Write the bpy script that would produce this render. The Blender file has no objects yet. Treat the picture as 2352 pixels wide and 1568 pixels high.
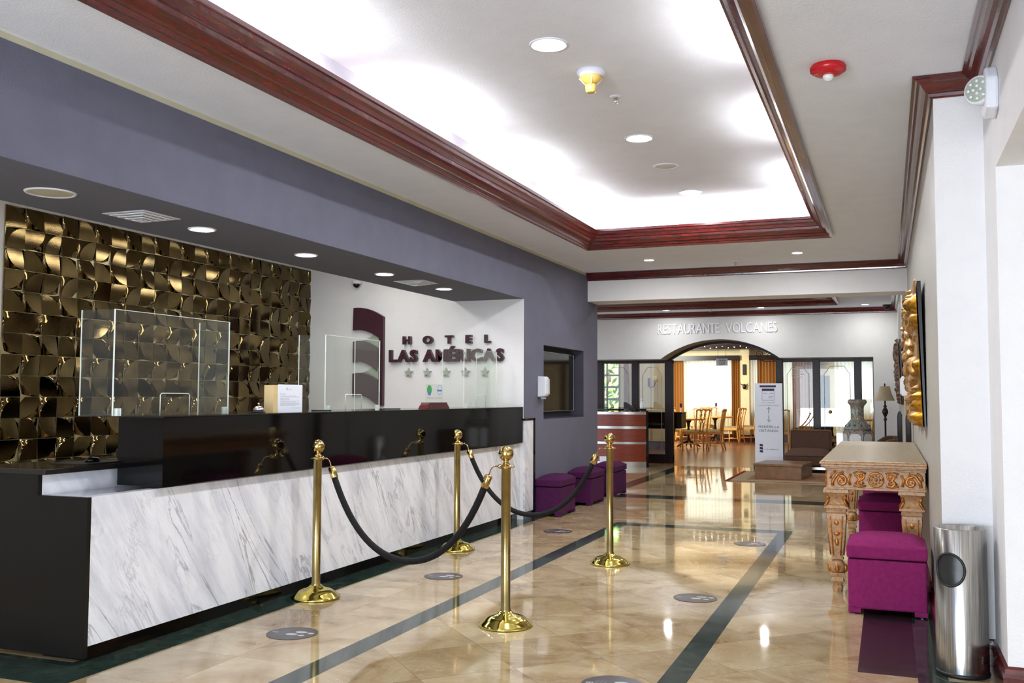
import bpy, math, random
from mathutils import Vector, Matrix
random.seed(7)
S = bpy.context.scene
COL = S.collection
PI = math.pi

# ---------------------------------------------------------------- camera, world, exposure
cam_d = bpy.data.cameras.new('camera'); cam = bpy.data.objects.new('camera', cam_d); COL.objects.link(cam)
cam_d.sensor_width = 36; cam_d.lens = 2211.6 / 2352 * 36; cam_d.clip_end = 200
yaw, pitch, roll = 0.3709, 0.05716, 0.00348
w_ = Vector((-math.sin(yaw) * math.cos(pitch), math.cos(yaw) * math.cos(pitch), math.sin(pitch)))
r_ = Vector((math.cos(yaw), math.sin(yaw), 0)); u_ = r_.cross(w_)
r2 = r_ * math.cos(roll) + u_ * math.sin(roll); u2 = -r_ * math.sin(roll) + u_ * math.cos(roll)
cam.matrix_world = Matrix(((r2.x, u2.x, -w_.x, 0), (r2.y, u2.y, -w_.y, 0), (r2.z, u2.z, -w_.z, 1.28), (0, 0, 0, 1)))
S.camera = cam
S.view_settings.view_transform = 'Standard'; S.view_settings.look = 'None'
S.view_settings.exposure = 1.58; S.view_settings.gamma = 1.0; S.view_settings.use_curve_mapping = False
S.cycles.max_bounces = 8; S.cycles.diffuse_bounces = 5; S.cycles.glossy_bounces = 4; S.cycles.transmission_bounces = 5
S.cycles.transparent_max_bounces = 10; S.cycles.sample_clamp_indirect = 6; S.cycles.caustics_reflective = False; S.cycles.caustics_refractive = False
wd = bpy.data.worlds.new('world'); S.world = wd; wd.use_nodes = True
wd.node_tree.nodes['Background'].inputs[0].default_value = (0.75, 0.85, 1.0, 1)
wd.node_tree.nodes['Background'].inputs[1].default_value = 0.9

def area(name, loc, rot, sx, sy, power, col=(1, 1, 1)):
    l = bpy.data.lights.new(name, 'AREA'); l.shape = 'RECTANGLE'; l.size = sx; l.size_y = sy; l.energy = power; l.color = col
    o = bpy.data.objects.new(name, l); o.location = loc; o.rotation_euler = rot; COL.objects.link(o); return o
# daylight through the entrance glazing behind the camera, and through the restaurant's windows
area('daylight_entrance', (-1.5, -3.7, 1.35), (PI / 2, 0, 0), 3.6, 2.2, 30, (0.80, 0.90, 1.0))
area('rear_ceiling_fill', (-1.5, -3.6, 0.5), (PI / 2 + math.radians(38), 0, 0), 3.6, 0.9, 122, (0.82, 0.91, 1.0))  # unseen fill added low at the rear, tilted up to brighten the ceiling
area('daylight_side_opening', (3.9, 0.6, 1.1), (0, PI / 2 + math.radians(12), 0), 2.0, 5.5, 34, (0.82, 0.91, 1.0))
area('daylight_window_large', (-4.95, 29.9, 1.6), (PI / 2, 0, 0), 1.7, 1.9, 165, (1.0, 0.98, 0.9))
area('daylight_window_wide', (-1.9, 29.9, 1.6), (PI / 2, 0, 0), 3.6, 1.9, 260, (1.0, 0.98, 0.92))
area('daylight_window_garden', (-6.6, 24.9, 2.6), (math.radians(40), 0, 0), 1.2, 1.2, 160, (1.0, 1.0, 0.9))
area('restaurant_lamp_glow', (-4.2, 22.5, 2.85), (0, 0, 0), 4.5, 3.0, 13, (1.0, 0.82, 0.56))
area('restaurant_lamp_glow_far', (-3.0, 27.0, 2.85), (0, 0, 0), 5.0, 2.0, 10, (1.0, 0.82, 0.56))

area('reception_fill', (-5.0, 7.2, 2.73), (0, 0, 0), 0.3, 3.6, 12, (1.0, 0.98, 0.92))  # unseen fill added over the bay to brighten the logo wall
area('reception_fill_near', (-5.0, 2.6, 2.73), (0, 0, 0), 0.3, 2.0, 4, (1.0, 0.98, 0.92))  # second added fill, over the near end of the bay

# ---------------------------------------------------------------- materials
def lin(c):
    return tuple((v / 255 / 12.92) if v / 255 <= 0.04045 else ((v / 255 + 0.055) / 1.055) ** 2.4 for v in c) + (1,)
class NT:
    def __init__(s, name):
        s.m = bpy.data.materials.new(name); s.m.use_nodes = True; s.t = s.m.node_tree; s.n = s.t.nodes; s.l = s.t.links
        s.b = s.n['Principled BSDF']
    def new(s, typ, **k):
        n = s.n.new(typ)
        for a, v in k.items():
            if a in n.inputs: n.inputs[a].default_value = v
            else: setattr(n, a, v)
        return n
    def coord(s, scale=(1, 1, 1), rot=(0, 0, 0), loc=(0, 0, 0)):
        c = s.new('ShaderNodeTexCoord'); m = s.new('ShaderNodeMapping')
        m.inputs['Scale'].default_value = scale; m.inputs['Rotation'].default_value = rot; m.inputs['Location'].default_value = loc
        s.l.new(c.outputs['Object'], m.inputs[0]); return m.outputs[0]
    def noise(s, vec, scale, detail=4, rough=.5, dist=0):
        n = s.new('ShaderNodeTexNoise'); n.inputs['Scale'].default_value = scale; n.inputs['Detail'].default_value = detail
        n.inputs['Roughness'].default_value = rough; n.inputs['Distortion'].default_value = dist
        if vec is not None: s.l.new(vec, n.inputs['Vector'])
        return n.outputs[0]
    def ramp(s, fac, stops):
        r = s.new('ShaderNodeValToRGB'); e = r.color_ramp.elements
        e[0].position = stops[0][0]; e[0].color = stops[0][1]; e[1].position = stops[-1][0]; e[1].color = stops[-1][1]
        for p, c in stops[1:-1]:
            q = e.new(p); q.color = c
        s.l.new(fac, r.inputs[0]); return r.outputs[0]
    def mix(s, fac, a, b, mode='MIX'):
        m = s.new('ShaderNodeMix'); m.data_type = 'RGBA'; m.blend_type = mode
        for inp, v in ((m.inputs['Factor'], fac), (m.inputs['A'], a), (m.inputs['B'], b)):
            pass
        for idx, v in ((0, fac), (6, a), (7, b)):
            if hasattr(v, 'is_linked'): s.l.new(v, m.inputs[idx])
            else: m.inputs[idx].default_value = v
        return m.outputs[2]
    def bump(s, h, strength=.2, dist=.01):
        b = s.new('ShaderNodeBump'); b.inputs['Strength'].default_value = strength; b.inputs['Distance'].default_value = dist
        s.l.new(h, b.inputs['Height']); s.l.new(b.outputs[0], s.b.inputs['Normal'])
    def math(s, op, a, b=None):
        m = s.new('ShaderNodeMath', operation=op)
        for i, v in enumerate((a, b)):
            if v is None: continue
            if hasattr(v, 'is_linked'): s.l.new(v, m.inputs[i])
            else: m.inputs[i].default_value = v
        return m.outputs[0]
    def base(s, v, rough=.5, metal=0, spec=.5):
        if hasattr(v, 'is_linked'): s.l.new(v, s.b.inputs['Base Color'])
        else: s.b.inputs['Base Color'].default_value = v
        s.b.inputs['Roughness'].default_value = rough; s.b.inputs['Metallic'].default_value = metal
        s.b.inputs['Specular IOR Level'].default_value = spec
        return s
def simple(name, rgb, rough=.5, metal=0, spec=.5, var=.12, vscale=6, bump=0, bscale=60):
    t = NT(name); c = lin(rgb); v = t.coord()
    if var:
        n = t.noise(v, vscale, 3)
        a = tuple(x * (1 - var) for x in c[:3]) + (1,); b = tuple(min(1, x * (1 + var)) for x in c[:3]) + (1,)
        t.base(t.ramp(n, [(.3, a), (.7, b)]), rough, metal, spec)
    else: t.base(c, rough, metal, spec)
    if bump: t.bump(t.noise(v, bscale, 4), bump, .01)
    return t.m
def emit(name, rgb, strength):
    t = NT(name); t.base((0, 0, 0, 1)); t.b.inputs['Emission Color'].default_value = tuple(rgb) + (1,); t.b.inputs['Emission Strength'].default_value = strength; return t.m
def glass_mat(name, tint=(.93, .96, .95), refl=.12, rough=.0, haze=0):
    t = NT(name); t.n.remove(t.b)
    tr = t.new('ShaderNodeBsdfTransparent'); tr.inputs[0].default_value = tint + (1,)
    gl = t.new('ShaderNodeBsdfGlossy'); gl.inputs[0].default_value = (1, 1, 1, 1); gl.inputs['Roughness'].default_value = rough
    lw = t.new('ShaderNodeLayerWeight'); lw.inputs[0].default_value = .5
    mm = t.math('ADD', t.math('MULTIPLY', t.math('POWER', lw.outputs['Facing'], 4.0), .5), refl * .5)
    ms = t.new('ShaderNodeMixShader'); t.l.new(mm, ms.inputs[0]); t.l.new(tr.outputs[0], ms.inputs[1]); t.l.new(gl.outputs[0], ms.inputs[2])
    last = ms
    if haze:
        df = t.new('ShaderNodeBsdfDiffuse'); df.inputs[0].default_value = (.9, .92, .9, 1)
        m2 = t.new('ShaderNodeMixShader'); m2.inputs[0].default_value = haze
        t.l.new(ms.outputs[0], m2.inputs[1]); t.l.new(df.outputs[0], m2.inputs[2]); last = m2
    t.l.new(last.outputs[0], t.n['Material Output'].inputs[0]); return t.m

M = {}
M['ceiling'] = simple('ceiling_paint', (230, 234, 244), .9, bump=.25, bscale=90, var=.02)
M['white'] = simple('white_wall_paint', (232, 231, 232), .75, bump=.3, bscale=120, var=.02)
M['backwhite'] = simple('restaurant_front_paint', (214, 214, 212), .75, bump=.2, bscale=120, var=.02)
M['cream_wall'] = simple('cream_grey_wall', (172, 170, 162), .42, bump=.25, bscale=90, var=.04, spec=.6)
M['grey'] = simple('grey_violet_paint', (100, 101, 118), .8, bump=.2, bscale=100, var=.05)
M['grey_dark'] = simple('soffit_underside_paint', (96, 98, 112), .85, var=.04)
M['sage'] = simple('sage_cream_strip', (186, 183, 160), .8, var=.05)
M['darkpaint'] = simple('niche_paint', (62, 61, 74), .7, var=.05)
M['warm_wall'] = simple('warm_cream_paint', (226, 212, 176), .8, var=.04)
def wood_trim():
    t = NT('mahogany_lacquer'); v = t.coord((3, 3, 22)); n = t.noise(v, 2.5, 5, .6, .8)
    t.base(t.ramp(n, [(.3, lin((52, 12, 14))), (.55, lin((86, 18, 20))), (.8, lin((108, 28, 26)))]), .2, 0, .6)
    t.b.inputs['Coat Weight'].default_value = .6; t.b.inputs['Coat Roughness'].default_value = .08
    t.bump(t.noise(t.coord(), 30, 3), .12, .01); return t.m
M['trim'] = wood_trim()
M['darkwood'] = simple('dark_stained_wood', (30, 13, 16), .32, var=.3, vscale=14, spec=.25)
def marble():
    t = NT('white_veined_marble')
    v = t.coord((1, 1, 1), (math.radians(-33), 0, 0))
    mp = t.new('ShaderNodeMapping'); mp.inputs['Scale'].default_value = (1, 2.6, .55); t.l.new(v, mp.inputs[0]); v2 = mp.outputs[0]
    n1 = t.noise(v2, 1.5, 9, .62, 1.0); a = t.math('ABSOLUTE', t.math('SUBTRACT', n1, .5))
    c1 = t.ramp(a, [(0, (1, 1, 1, 1)), (.006, (.7, .7, .7, 1)), (.022, (0, 0, 0, 1))])
    n2 = t.noise(v2, 4.2, 8, .65, 1.2); a2 = t.math('ABSOLUTE', t.math('SUBTRACT', n2, .5))
    c2 = t.ramp(a2, [(0, (1, 1, 1, 1)), (.015, (.3, .3, .3, 1)), (.04, (0, 0, 0, 1))])
    mask = t.ramp(t.noise(v2, 1.1, 3), [(.42, (0, 0, 0, 1)), (.62, (1, 1, 1, 1))])
    mask2 = t.ramp(t.noise(t.coord((1, 2.2, .7), (math.radians(-33), 0, 0), (3, 5, 1)), 1.6, 3), [(.45, (.12, .12, .12, 1)), (.65, (1, 1, 1, 1))])
    s1 = t.mix(1.0, c1, mask, 'MULTIPLY'); s2 = t.mix(1.0, c2, mask2, 'MULTIPLY')
    base = t.ramp(t.noise(v2, 3.0, 6, .6), [(.35, lin((214, 216, 224))), (.55, lin((238, 239, 244)))])
    b2 = t.mix(t.math('MULTIPLY', s2, .45), base, lin((150, 148, 156)))
    b3 = t.mix(t.math('MULTIPLY', s1, .75), b2, lin((104, 104, 116)))
    t.base(b3, .22, 0, .35); return t.m
M['marble'] = marble()
M['lacquer'] = simple('black_lacquer', (9, 8, 8), .05, spec=.32, var=.1)
M['lacquer_end'] = simple('black_end_panel', (18, 18, 17), .3, spec=.35, var=.1)
M['black'] = simple('matt_black', (14, 14, 16), .5)
def green_marble():
    t = NT('dark_green_marble'); v = t.coord(); n = t.noise(v, 9, 8, .7, 1.5)
    c = t.ramp(n, [(.35, lin((24, 38, 34))), (.55, lin((44, 60, 54))), (.68, lin((66, 84, 76))), (.76, lin((150, 158, 142)))])
    t.base(c, .07, 0, .5); t.bump(t.noise(t.coord((1, 1, 1)), 3, 1), .02, .02); return t.m
M['greenm'] = green_marble()
def red_marble():
    t = NT('dark_red_marble'); v = t.coord((1, 2, 1)); n = t.noise(v, 14, 8, .75, 2)
    c = t.ramp(n, [(.35, lin((16, 14, 15))), (.55, lin((36, 28, 30))), (.68, lin((78, 54, 58))), (.78, lin((150, 130, 130)))])
    t.base(c, .3, 0, .3); return t.m
M['redm'] = red_marble()
def floor_mat(name, ang, size, stagger=0):
    t = NT(name)
    v = t.coord((1 / size, 1 / size, 1), (0, 0, ang)); sp = t.new('ShaderNodeSeparateXYZ'); t.l.new(v, sp.inputs[0])
    fx = t.math('FLOOR', sp.outputs[0]); fy = t.math('FLOOR', sp.outputs[1])
    cb = t.new('ShaderNodeCombineXYZ'); t.l.new(fx, cb.inputs[0]); t.l.new(fy, cb.inputs[1])
    wn = t.new('ShaderNodeTexWhiteNoise'); wn.noise_dimensions = '3D'; t.l.new(cb.outputs[0], wn.inputs[0])
    gx = t.math('FRACT', sp.outputs[0]); gy = t.math('FRACT', sp.outputs[1])
    gx = t.math('MINIMUM', gx, t.math('SUBTRACT', 1, gx)); gy = t.math('MINIMUM', gy, t.math('SUBTRACT', 1, gy))
    g = t.math('MINIMUM', gx, gy); grout = t.math('LESS_THAN', g, .0022 / size)
    off = t.new('ShaderNodeVectorMath', operation='MULTIPLY_ADD')
    t.l.new(wn.outputs['Color'], off.inputs[0]); off.inputs[1].default_value = (9, 9, 9)
    c0 = t.new('ShaderNodeTexCoord'); t.l.new(c0.outputs['Object'], off.inputs[2])
    n = t.noise(off.outputs[0], 2.2, 7, .62, 1.2)
    c = t.ramp(n, [(.28, lin((140, 112, 78))), (.42, lin((172, 148, 110))), (.56, lin((190, 170, 134))), (.75, lin((204, 190, 160)))])
    rnd = t.ramp(wn.outputs['Value'], [(0, (.74, .71, .66, 1)), (1, (1, 1, 1, 1))])
    c = t.mix(1.0, c, rnd, 'MULTIPLY')
    vn = t.noise(off.outputs[0], 3.1, 6, .6, 2); va = t.math('ABSOLUTE', t.math('SUBTRACT', vn, .5))
    vein = t.ramp(va, [(0, (1, 1, 1, 1)), (.006, (0, 0, 0, 1))])
    c = t.mix(t.math('MULTIPLY', vein, .35), c, lin((226, 214, 190)))
    c = t.mix(t.math('MULTIPLY', grout, .55), c, lin((120, 96, 66)))
    t.base(c, .045, 0, .75)
    rr = t.ramp(t.noise(t.coord(), 5, 4), [(.3, (.03,) * 3 + (1,)), (.8, (.085,) * 3 + (1,))]); t.l.new(rr, t.b.inputs['Roughness'])
    wv = t.noise(t.coord(), 1.6, 2); t.bump(wv, .035, .03)
    return t.m
M['floor45'] = floor_mat('beige_marble_diagonal', PI / 4, .47)
M['floor90'] = floor_mat('beige_marble_straight', 0, .5)
def planks():
    t = NT('wood_plank_floor'); v = t.coord((1, .12, 1)); n = t.noise(v, 18, 5, .6, .5)
    t.base(t.ramp(n, [(.3, lin((112, 72, 50))), (.7, lin((150, 102, 74)))]), .22, 0, .5); return t.m
M['planks'] = planks()
M['brass'] = simple('polished_brass', (198, 170, 108), .14, 1, var=.12, vscale=16)
M['brass_pole'] = simple('worn_brass', (158, 140, 92), .28, 1, var=.2, vscale=9)
M['brass_base'] = simple('yellow_brass', (206, 188, 96), .1, 1, var=.06)
def rope_mat():
    t = NT('woven_black_rope'); w = t.new('ShaderNodeTexWave'); w.inputs['Scale'].default_value = 60; w.inputs['Distortion'].default_value = 1.5
    t.l.new(t.coord(), w.inputs[0]); t.base(t.ramp(w.outputs[0], [(.2, lin((8, 7, 8))), (.9, lin((26, 23, 25)))]), .7, 0, .25); t.bump(w.outputs[1] if len(w.outputs) > 1 else w.outputs[0], .4, .004); return t.m
M['rope'] = rope_mat()
def tile_gold():
    t = NT('bronze_mirror_glaze'); n = t.noise(t.coord(), 5, 2)
    t.base(t.ramp(n, [(.3, lin((84, 70, 44))), (.7, lin((112, 96, 64)))]), .06, 1, .5)
    t.bump(t.noise(t.coord(), 160, 2), .05, .004); return t.m
M['tile'] = tile_gold()
M['grout'] = simple('pale_grout', (164, 152, 116), .25, var=.1, metal=.5)
M['plum'] = simple('plum_brown_acrylic', (62, 32, 42), .3, var=.1)
M['plum_shade'] = simple('frosted_plum_acrylic', (112, 98, 98), .35, var=.1)
M['silvergreen'] = simple('brushed_pale_steel', (176, 184, 172), .35, metal=.3, var=.08)
M['letter_white'] = simple('white_lettering', (238, 240, 246), .35, var=0)
M['plum_fabric'] = simple('dark_purple_fabric', (76, 30, 72), .95, var=.15, vscale=40, bump=.5, bscale=300, spec=.15)
M['magenta_fabric'] = simple('magenta_fabric', (136, 38, 96), .95, var=.12, vscale=40, bump=.5, bscale=300, spec=.15)
M['steel'] = simple('steel', (200, 200, 196), .28, 1, var=.08)
def brushed():
    t = NT('brushed_stainless'); v = t.coord((30, 30, .6)); n = t.noise(v, 6, 4)
    t.base(t.ramp(n, [(.3, lin((150, 148, 142))), (.7, lin((205, 203, 198)))]), .22, 1); t.b.inputs['Anisotropic'].default_value = .3; return t.m
M['brushed'] = brushed()
M['plastic'] = simple('white_plastic', (226, 228, 236), .35, var=.02)
M['greyplastic'] = simple('grey_translucent_plastic', (176, 178, 182), .2, var=.05)
M['glass'] = glass_mat('clear_glass', refl=.1)
M['acrylic'] = glass_mat('acrylic_sheet', (.96, .98, .96), .0, haze=.02)
M['acrylic_edge'] = simple('acrylic_bright_edge', (232, 240, 236), .15, var=0)
M['lamp_on'] = emit('lamp_diffuser_lit', (1, .98, .97), 210)
M['lamp_wash'] = emit('lamp_diffuser_wall_wash', (1, .98, .97), 125)
M['lamp_big'] = emit('lamp_diffuser_lit_large', (.97, .99, 1), 190)
M['lamp_soft'] = emit('led_disc_lit', (1, .97, 1), 60)
M['tube'] = emit('fluorescent_tube_lit', (1, .99, .98), 28)
M['lamp_off'] = simple('frosted_disc_unlit', (206, 208, 204), .4)
M['gilt'] = None
def gilt(name, a, b, c, rough, metal):
    t = NT(name); v = t.coord(); n = t.noise(v, 48, 5, .65, .5)
    t.base(t.ramp(n, [(.3, lin(a)), (.5, lin(b)), (.8, lin(c))]), rough, metal); t.bump(t.noise(v, 70, 4), .2, .003); return t.m
M['gilt'] = gilt('aged_gilt', (120, 72, 10), (200, 140, 36), (232, 182, 70), .3, .9)
M['gilt_dark'] = gilt('dark_bronze_gilt', (44, 24, 18), (88, 52, 34), (132, 86, 48), .4, .6)
M['giltwood'] = gilt('worn_gilt_wood', (138, 92, 54), (176, 136, 94), (196, 164, 124), .42, .0)
M['gilt_orn'] = gilt('gold_leaf_relief', (120, 62, 14), (176, 108, 36), (206, 140, 60), .35, .35)
M['agedtop'] = gilt('distressed_table_top', (124, 100, 70), (160, 144, 112), (186, 176, 150), .3, 0)
M['brownfab'] = simple('brown_upholstery', (92, 68, 56), .9, var=.1, vscale=30, bump=.3, bscale=250, spec=.2)
M['brownpipe'] = simple('tan_piping', (128, 96, 66), .7)
M['walnut'] = simple('walnut_veneer', (126, 90, 56), .3, var=.25, vscale=9)
M['oak'] = simple('light_chair_wood', (212, 156, 84), .4, var=.15, vscale=12)
M['oliveseat'] = simple('olive_cushion', (132, 118, 84), .9, var=.1)
def cherry():
    t = NT('cherry_laminate'); v = t.coord((2, 2, 26)); n = t.noise(v, 3, 5, .6)
    t.base(t.ramp(n, [(.3, lin((110, 40, 20))), (.7, lin((148, 60, 30)))]), .3); return t.m
M['cherry'] = cherry()
M['vase'] = None
def vase_mat():
    t = NT('painted_porcelain'); v = t.coord(); vo = t.new('ShaderNodeTexVoronoi'); vo.inputs['Scale'].default_value = 34; t.l.new(v, vo.inputs['Vector'])
    hs = t.ramp(t.noise(v, 22, 2), [(.3, lin((52, 76, 66))), (.42, lin((96, 108, 98))), (.52, lin((140, 138, 128))), (.6, lin((116, 72, 72))), (.68, lin((128, 124, 70))), (.78, lin((58, 74, 88)))])
    t.base(t.mix(.12, hs, vo.outputs['Color']), .12); return t.m
M['vase'] = vase_mat()
def vase_panel():
    t = NT('painted_porcelain_panel'); v = t.coord(); n = t.noise(v, 16, 5, .7, 1.5)
    t.base(t.ramp(n, [(.3, lin((120, 72, 76))), (.38, lin((206, 208, 210))), (.6, lin((214, 216, 216))), (.68, lin((84, 100, 96))), (.74, lin((208, 208, 206)))]), .12); return t.m
M['vasepanel'] = vase_panel()
M['blueorn'] = simple('cobalt_glaze', (44, 72, 140), .15)
M['shade'] = simple('linen_lampshade', (176, 158, 126), .8)
M['bronze'] = simple('dark_bronze', (46, 32, 26), .4, .6)
def rug_mat():
    t = NT('rug_ornate_field'); v = t.coord(); n = t.noise(v, 14, 4, .7, 2)
    t.base(t.ramp(n, [(.4, lin((112, 36, 32))), (.5, lin((178, 150, 118))), (.62, lin((120, 48, 40)))]), .95, spec=.1); return t.m
M['rugfield'] = rug_mat()
M['rugbeige'] = simple('rug_beige_pile', (168, 150, 118), .95, bump=.4, bscale=200, spec=.1)
M['rugred'] = simple('rug_red_border', (132, 30, 36), .95, spec=.1)
def curtain(name, rgb, trans, rough=.9):
    t = NT(name); t.n.remove(t.b); c = lin(rgb)
    d = t.new('ShaderNodeBsdfDiffuse'); d.inputs[0].default_value = c; tl = t.new('ShaderNodeBsdfTranslucent'); tl.inputs[0].default_value = c
    ms = t.new('ShaderNodeMixShader'); ms.inputs[0].default_value = trans
    t.l.new(d.outputs[0], ms.inputs[1]); t.l.new(tl.outputs[0], ms.inputs[2]); t.l.new(ms.outputs[0], t.n['Material Output'].inputs[0]); return t.m
M['sheer'] = curtain('sheer_curtain', (248, 244, 226), .6)
M['orange'] = curtain('amber_drape', (158, 108, 58), .3)
M['leaf'] = simple('garden_foliage', (96, 150, 60), .6, var=.5, vscale=9)
M['red'] = simple('red_plastic', (190, 22, 34), .25, var=.05)
M['yellow'] = simple('aged_yellow_plastic', (218, 184, 96), .4, var=.06)
M['screen'] = simple('dark_screen', (22, 20, 18), .06, spec=.6)
M['paper'] = simple('white_paper', (236, 240, 250), .6, var=0)
M['ink'] = simple('dark_ink', (70, 70, 78), .6, var=0)
M['inkpurple'] = simple('purple_ink', (62, 42, 78), .6, var=0)
M['inksoft'] = simple('grey_ink', (150, 150, 160), .6, var=0)
M['decal'] = simple('dark_floor_vinyl', (64, 58, 62), .3, var=.06)
M['decalwhite'] = simple('pale_vinyl_print', (176, 180, 180), .3, var=0)
M['kraft'] = simple('pale_wood_box', (214, 188, 138), .6)
M['etched'] = simple('etched_glass_line', (214, 216, 190), .3, var=0)
M['logo_green'] = simple('green_print', (72, 170, 78), .5, var=0)
M['logo_blue'] = simple('blue_print', (66, 124, 190), .5, var=0)

# ---------------------------------------------------------------- mesh builder
class MB:
    def __init__(s): s.v = []; s.f = []; s.m = []; s.sm = []
    def add(s, vs, fs, mi=0, smooth=False, mat=None):
        o = len(s.v)
        for p in vs:
            p = Vector(p)
            if mat is not None: p = mat @ p
            s.v.append(tuple(p))
        for f in fs: s.f.append(tuple(i + o for i in f)); s.m.append(mi); s.sm.append(smooth)
        return s
    def box(s, x0, y0, z0, x1, y1, z1, mi=0, mat=None):
        x0, x1 = min(x0, x1), max(x0, x1); y0, y1 = min(y0, y1), max(y0, y1); z0, z1 = min(z0, z1), max(z0, z1)
        return s.add([(x0, y0, z0), (x1, y0, z0), (x1, y1, z0), (x0, y1, z0), (x0, y0, z1), (x1, y0, z1), (x1, y1, z1), (x0, y1, z1)],
                     [(0, 3, 2, 1), (4, 5, 6, 7), (0, 1, 5, 4), (1, 2, 6, 5), (2, 3, 7, 6), (3, 0, 4, 7)], mi, False, mat)
    def lathe(s, prof, cx=0, cy=0, seg=24, mi=0, smooth=True, mat=None, sx=1, sy=1, ph=0, cap=True):
        vs = []; fs = []
        for r, z in prof:
            for k in range(seg):
                a = 2 * PI * k / seg + ph; vs.append((cx + r * sx * math.cos(a), cy + r * sy * math.sin(a), z))
        for i in range(len(prof) - 1):
            for k in range(seg):
                k2 = (k + 1) % seg; fs.append((i * seg + k, i * seg + k2, (i + 1) * seg + k2, (i + 1) * seg + k))
        if cap: fs.append(tuple(reversed(range(seg)))); fs.append(tuple((len(prof) - 1) * seg + k for k in range(seg)))
        return s.add(vs, fs, mi, smooth, mat)
    def tube(s, pts, r, seg=10, mi=0, smooth=True, closed=False):
        pts = [Vector(p) for p in pts]; n = len(pts); rr = r if hasattr(r, '__len__') else [r] * n
        vs = []; fs = []; prev = None
        for i, p in enumerate(pts):
            a = pts[i - 1] if (i > 0 or closed) else p; b = pts[(i + 1) % n] if (i < n - 1 or closed) else p
            t = (b - a).normalized()
            if prev is None:
                up = Vector((0, 0, 1)) if abs(t.z) < .9 else Vector((1, 0, 0)); nx = t.cross(up).normalized()
            else: nx = (prev - t * prev.dot(t)).normalized()
            prev = nx; ny = t.cross(nx)
            for k in range(seg):
                q = 2 * PI * k / seg; vs.append(p + nx * math.cos(q) * rr[i] + ny * math.sin(q) * rr[i])
        for i in range(n if closed else n - 1):
            i2 = (i + 1) % n
            for k in range(seg):
                k2 = (k + 1) % seg; fs.append((i * seg + k, i2 * seg + k, i2 * seg + k2, i * seg + k2))
        if not closed: fs.append(tuple(range(seg))); fs.append(tuple(reversed([(n - 1) * seg + k for k in range(seg)])))
        return s.add(vs, fs, mi, smooth)
    def prism(s, poly, d0, d1, axis='y', mi=0, smooth=False, mat=None):
        # poly in 2D; axis y: (x,z) ; axis x: (y,z) ; axis z: (x,y)
        def P(a, b, d): return {'y': (a, d, b), 'x': (d, a, b), 'z': (a, b, d)}[axis]
        n = len(poly); vs = [P(a, b, d0) for a, b in poly] + [P(a, b, d1) for a, b in poly]
        fs = [tuple(range(n)), tuple(reversed(range(n, 2 * n)))] + [(i, n + i, n + (i + 1) % n, (i + 1) % n) for i in range(n)]
        return s.add(vs, fs, mi, smooth, mat)
    def sphere(s, c, r, sx=1, sy=1, sz=1, seg=14, rings=8, mi=0):
        pr = [(r * math.sin(PI * i / rings) + 1e-5, r * math.cos(PI * i / rings)) for i in range(rings, -1, -1)]
        return s.lathe([(a, b) for a, b in pr], 0, 0, seg, mi, True, Matrix.Translation(c) @ Matrix.Diagonal((sx, sy, sz, 1)), cap=False)
    def build(s, name, mats, parent=None, loc=None, rotz=0, bevel=0):
        me = bpy.data.meshes.new(name); me.from_pydata(s.v, [], s.f)
        if not isinstance(mats, (list, tuple)): mats = [mats]
        for m in mats: me.materials.append(m)
        me.polygons.foreach_set('material_index', s.m); me.polygons.foreach_set('use_smooth', s.sm); me.update()
        o = bpy.data.objects.new(name, me); COL.objects.link(o)
        if parent: o.parent = parent
        if loc: o.location = loc
        if rotz: o.rotation_euler = (0, 0, rotz)
        if bevel:
            b = o.modifiers.new('bevel', 'BEVEL'); b.width = bevel; b.segments = 2; b.limit_method = 'ANGLE'
        return o
def tag(o, label, cat, group=None):
    o['label'] = label; o['category'] = cat
    if group: o['group'] = group
    return o
def thing(name, label, cat, loc=(0, 0, 0), rotz=0, group=None):
    o = bpy.data.objects.new(name, None); COL.objects.link(o); o.location = loc; o.rotation_euler = (0, 0, rotz); return tag(o, label, cat, group)
def struct(name, mb, mats, parent=None, bevel=0):
    o = mb.build(name, mats, parent, bevel=bevel)
    if not parent: o['kind'] = 'structure'
    return o
def dup(root, loc, rotz=0, label=None, group=None):
    r = root.copy(); COL.objects.link(r); r.location = loc; r.rotation_euler = (0, 0, rotz)
    if label: r['label'] = label
    if group: r['group'] = group
    for ch in list(root.children):
        c = ch.copy(); COL.objects.link(c); c.parent = r
        for g in list(ch.children):
            d = g.copy(); COL.objects.link(d); d.parent = c
    return r
def moulding(mb, path, prof, side=1, mi=0):
    # path of (x,y); profile (d,z) with d measured to the left (side=1) or right (-1) of travel
    n = len(path); rings = []
    for i, p in enumerate(path):
        p = Vector(p)
        a = (p - Vector(path[i - 1])).normalized() if i > 0 else None
        b = (Vector(path[i + 1]) - p).normalized() if i < n - 1 else None
        na = Vector((-a.y, a.x)) * side if a else None; nb = Vector((-b.y, b.x)) * side if b else None
        if na is None: m = nb
        elif nb is None: m = na
        else: m = (na + nb) / (1 + na.dot(nb))
        rings.append([(p.x + m.x * d, p.y + m.y * d, z) for d, z in prof])
    k = len(prof); vs = [v for r in rings for v in r]; fs = []
    for i in range(n - 1):
        for j in range(k):
            j2 = (j + 1) % k; f = (i * k + j, (i + 1) * k + j, (i + 1) * k + j2, i * k + j2); fs.append(f if side > 0 else tuple(reversed(f)))
    fs.append(tuple(range(k))); fs.append(tuple(reversed([(n - 1) * k + j for j in range(k)])))
    return mb.add(vs, fs, mi)
_fc = {}
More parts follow.
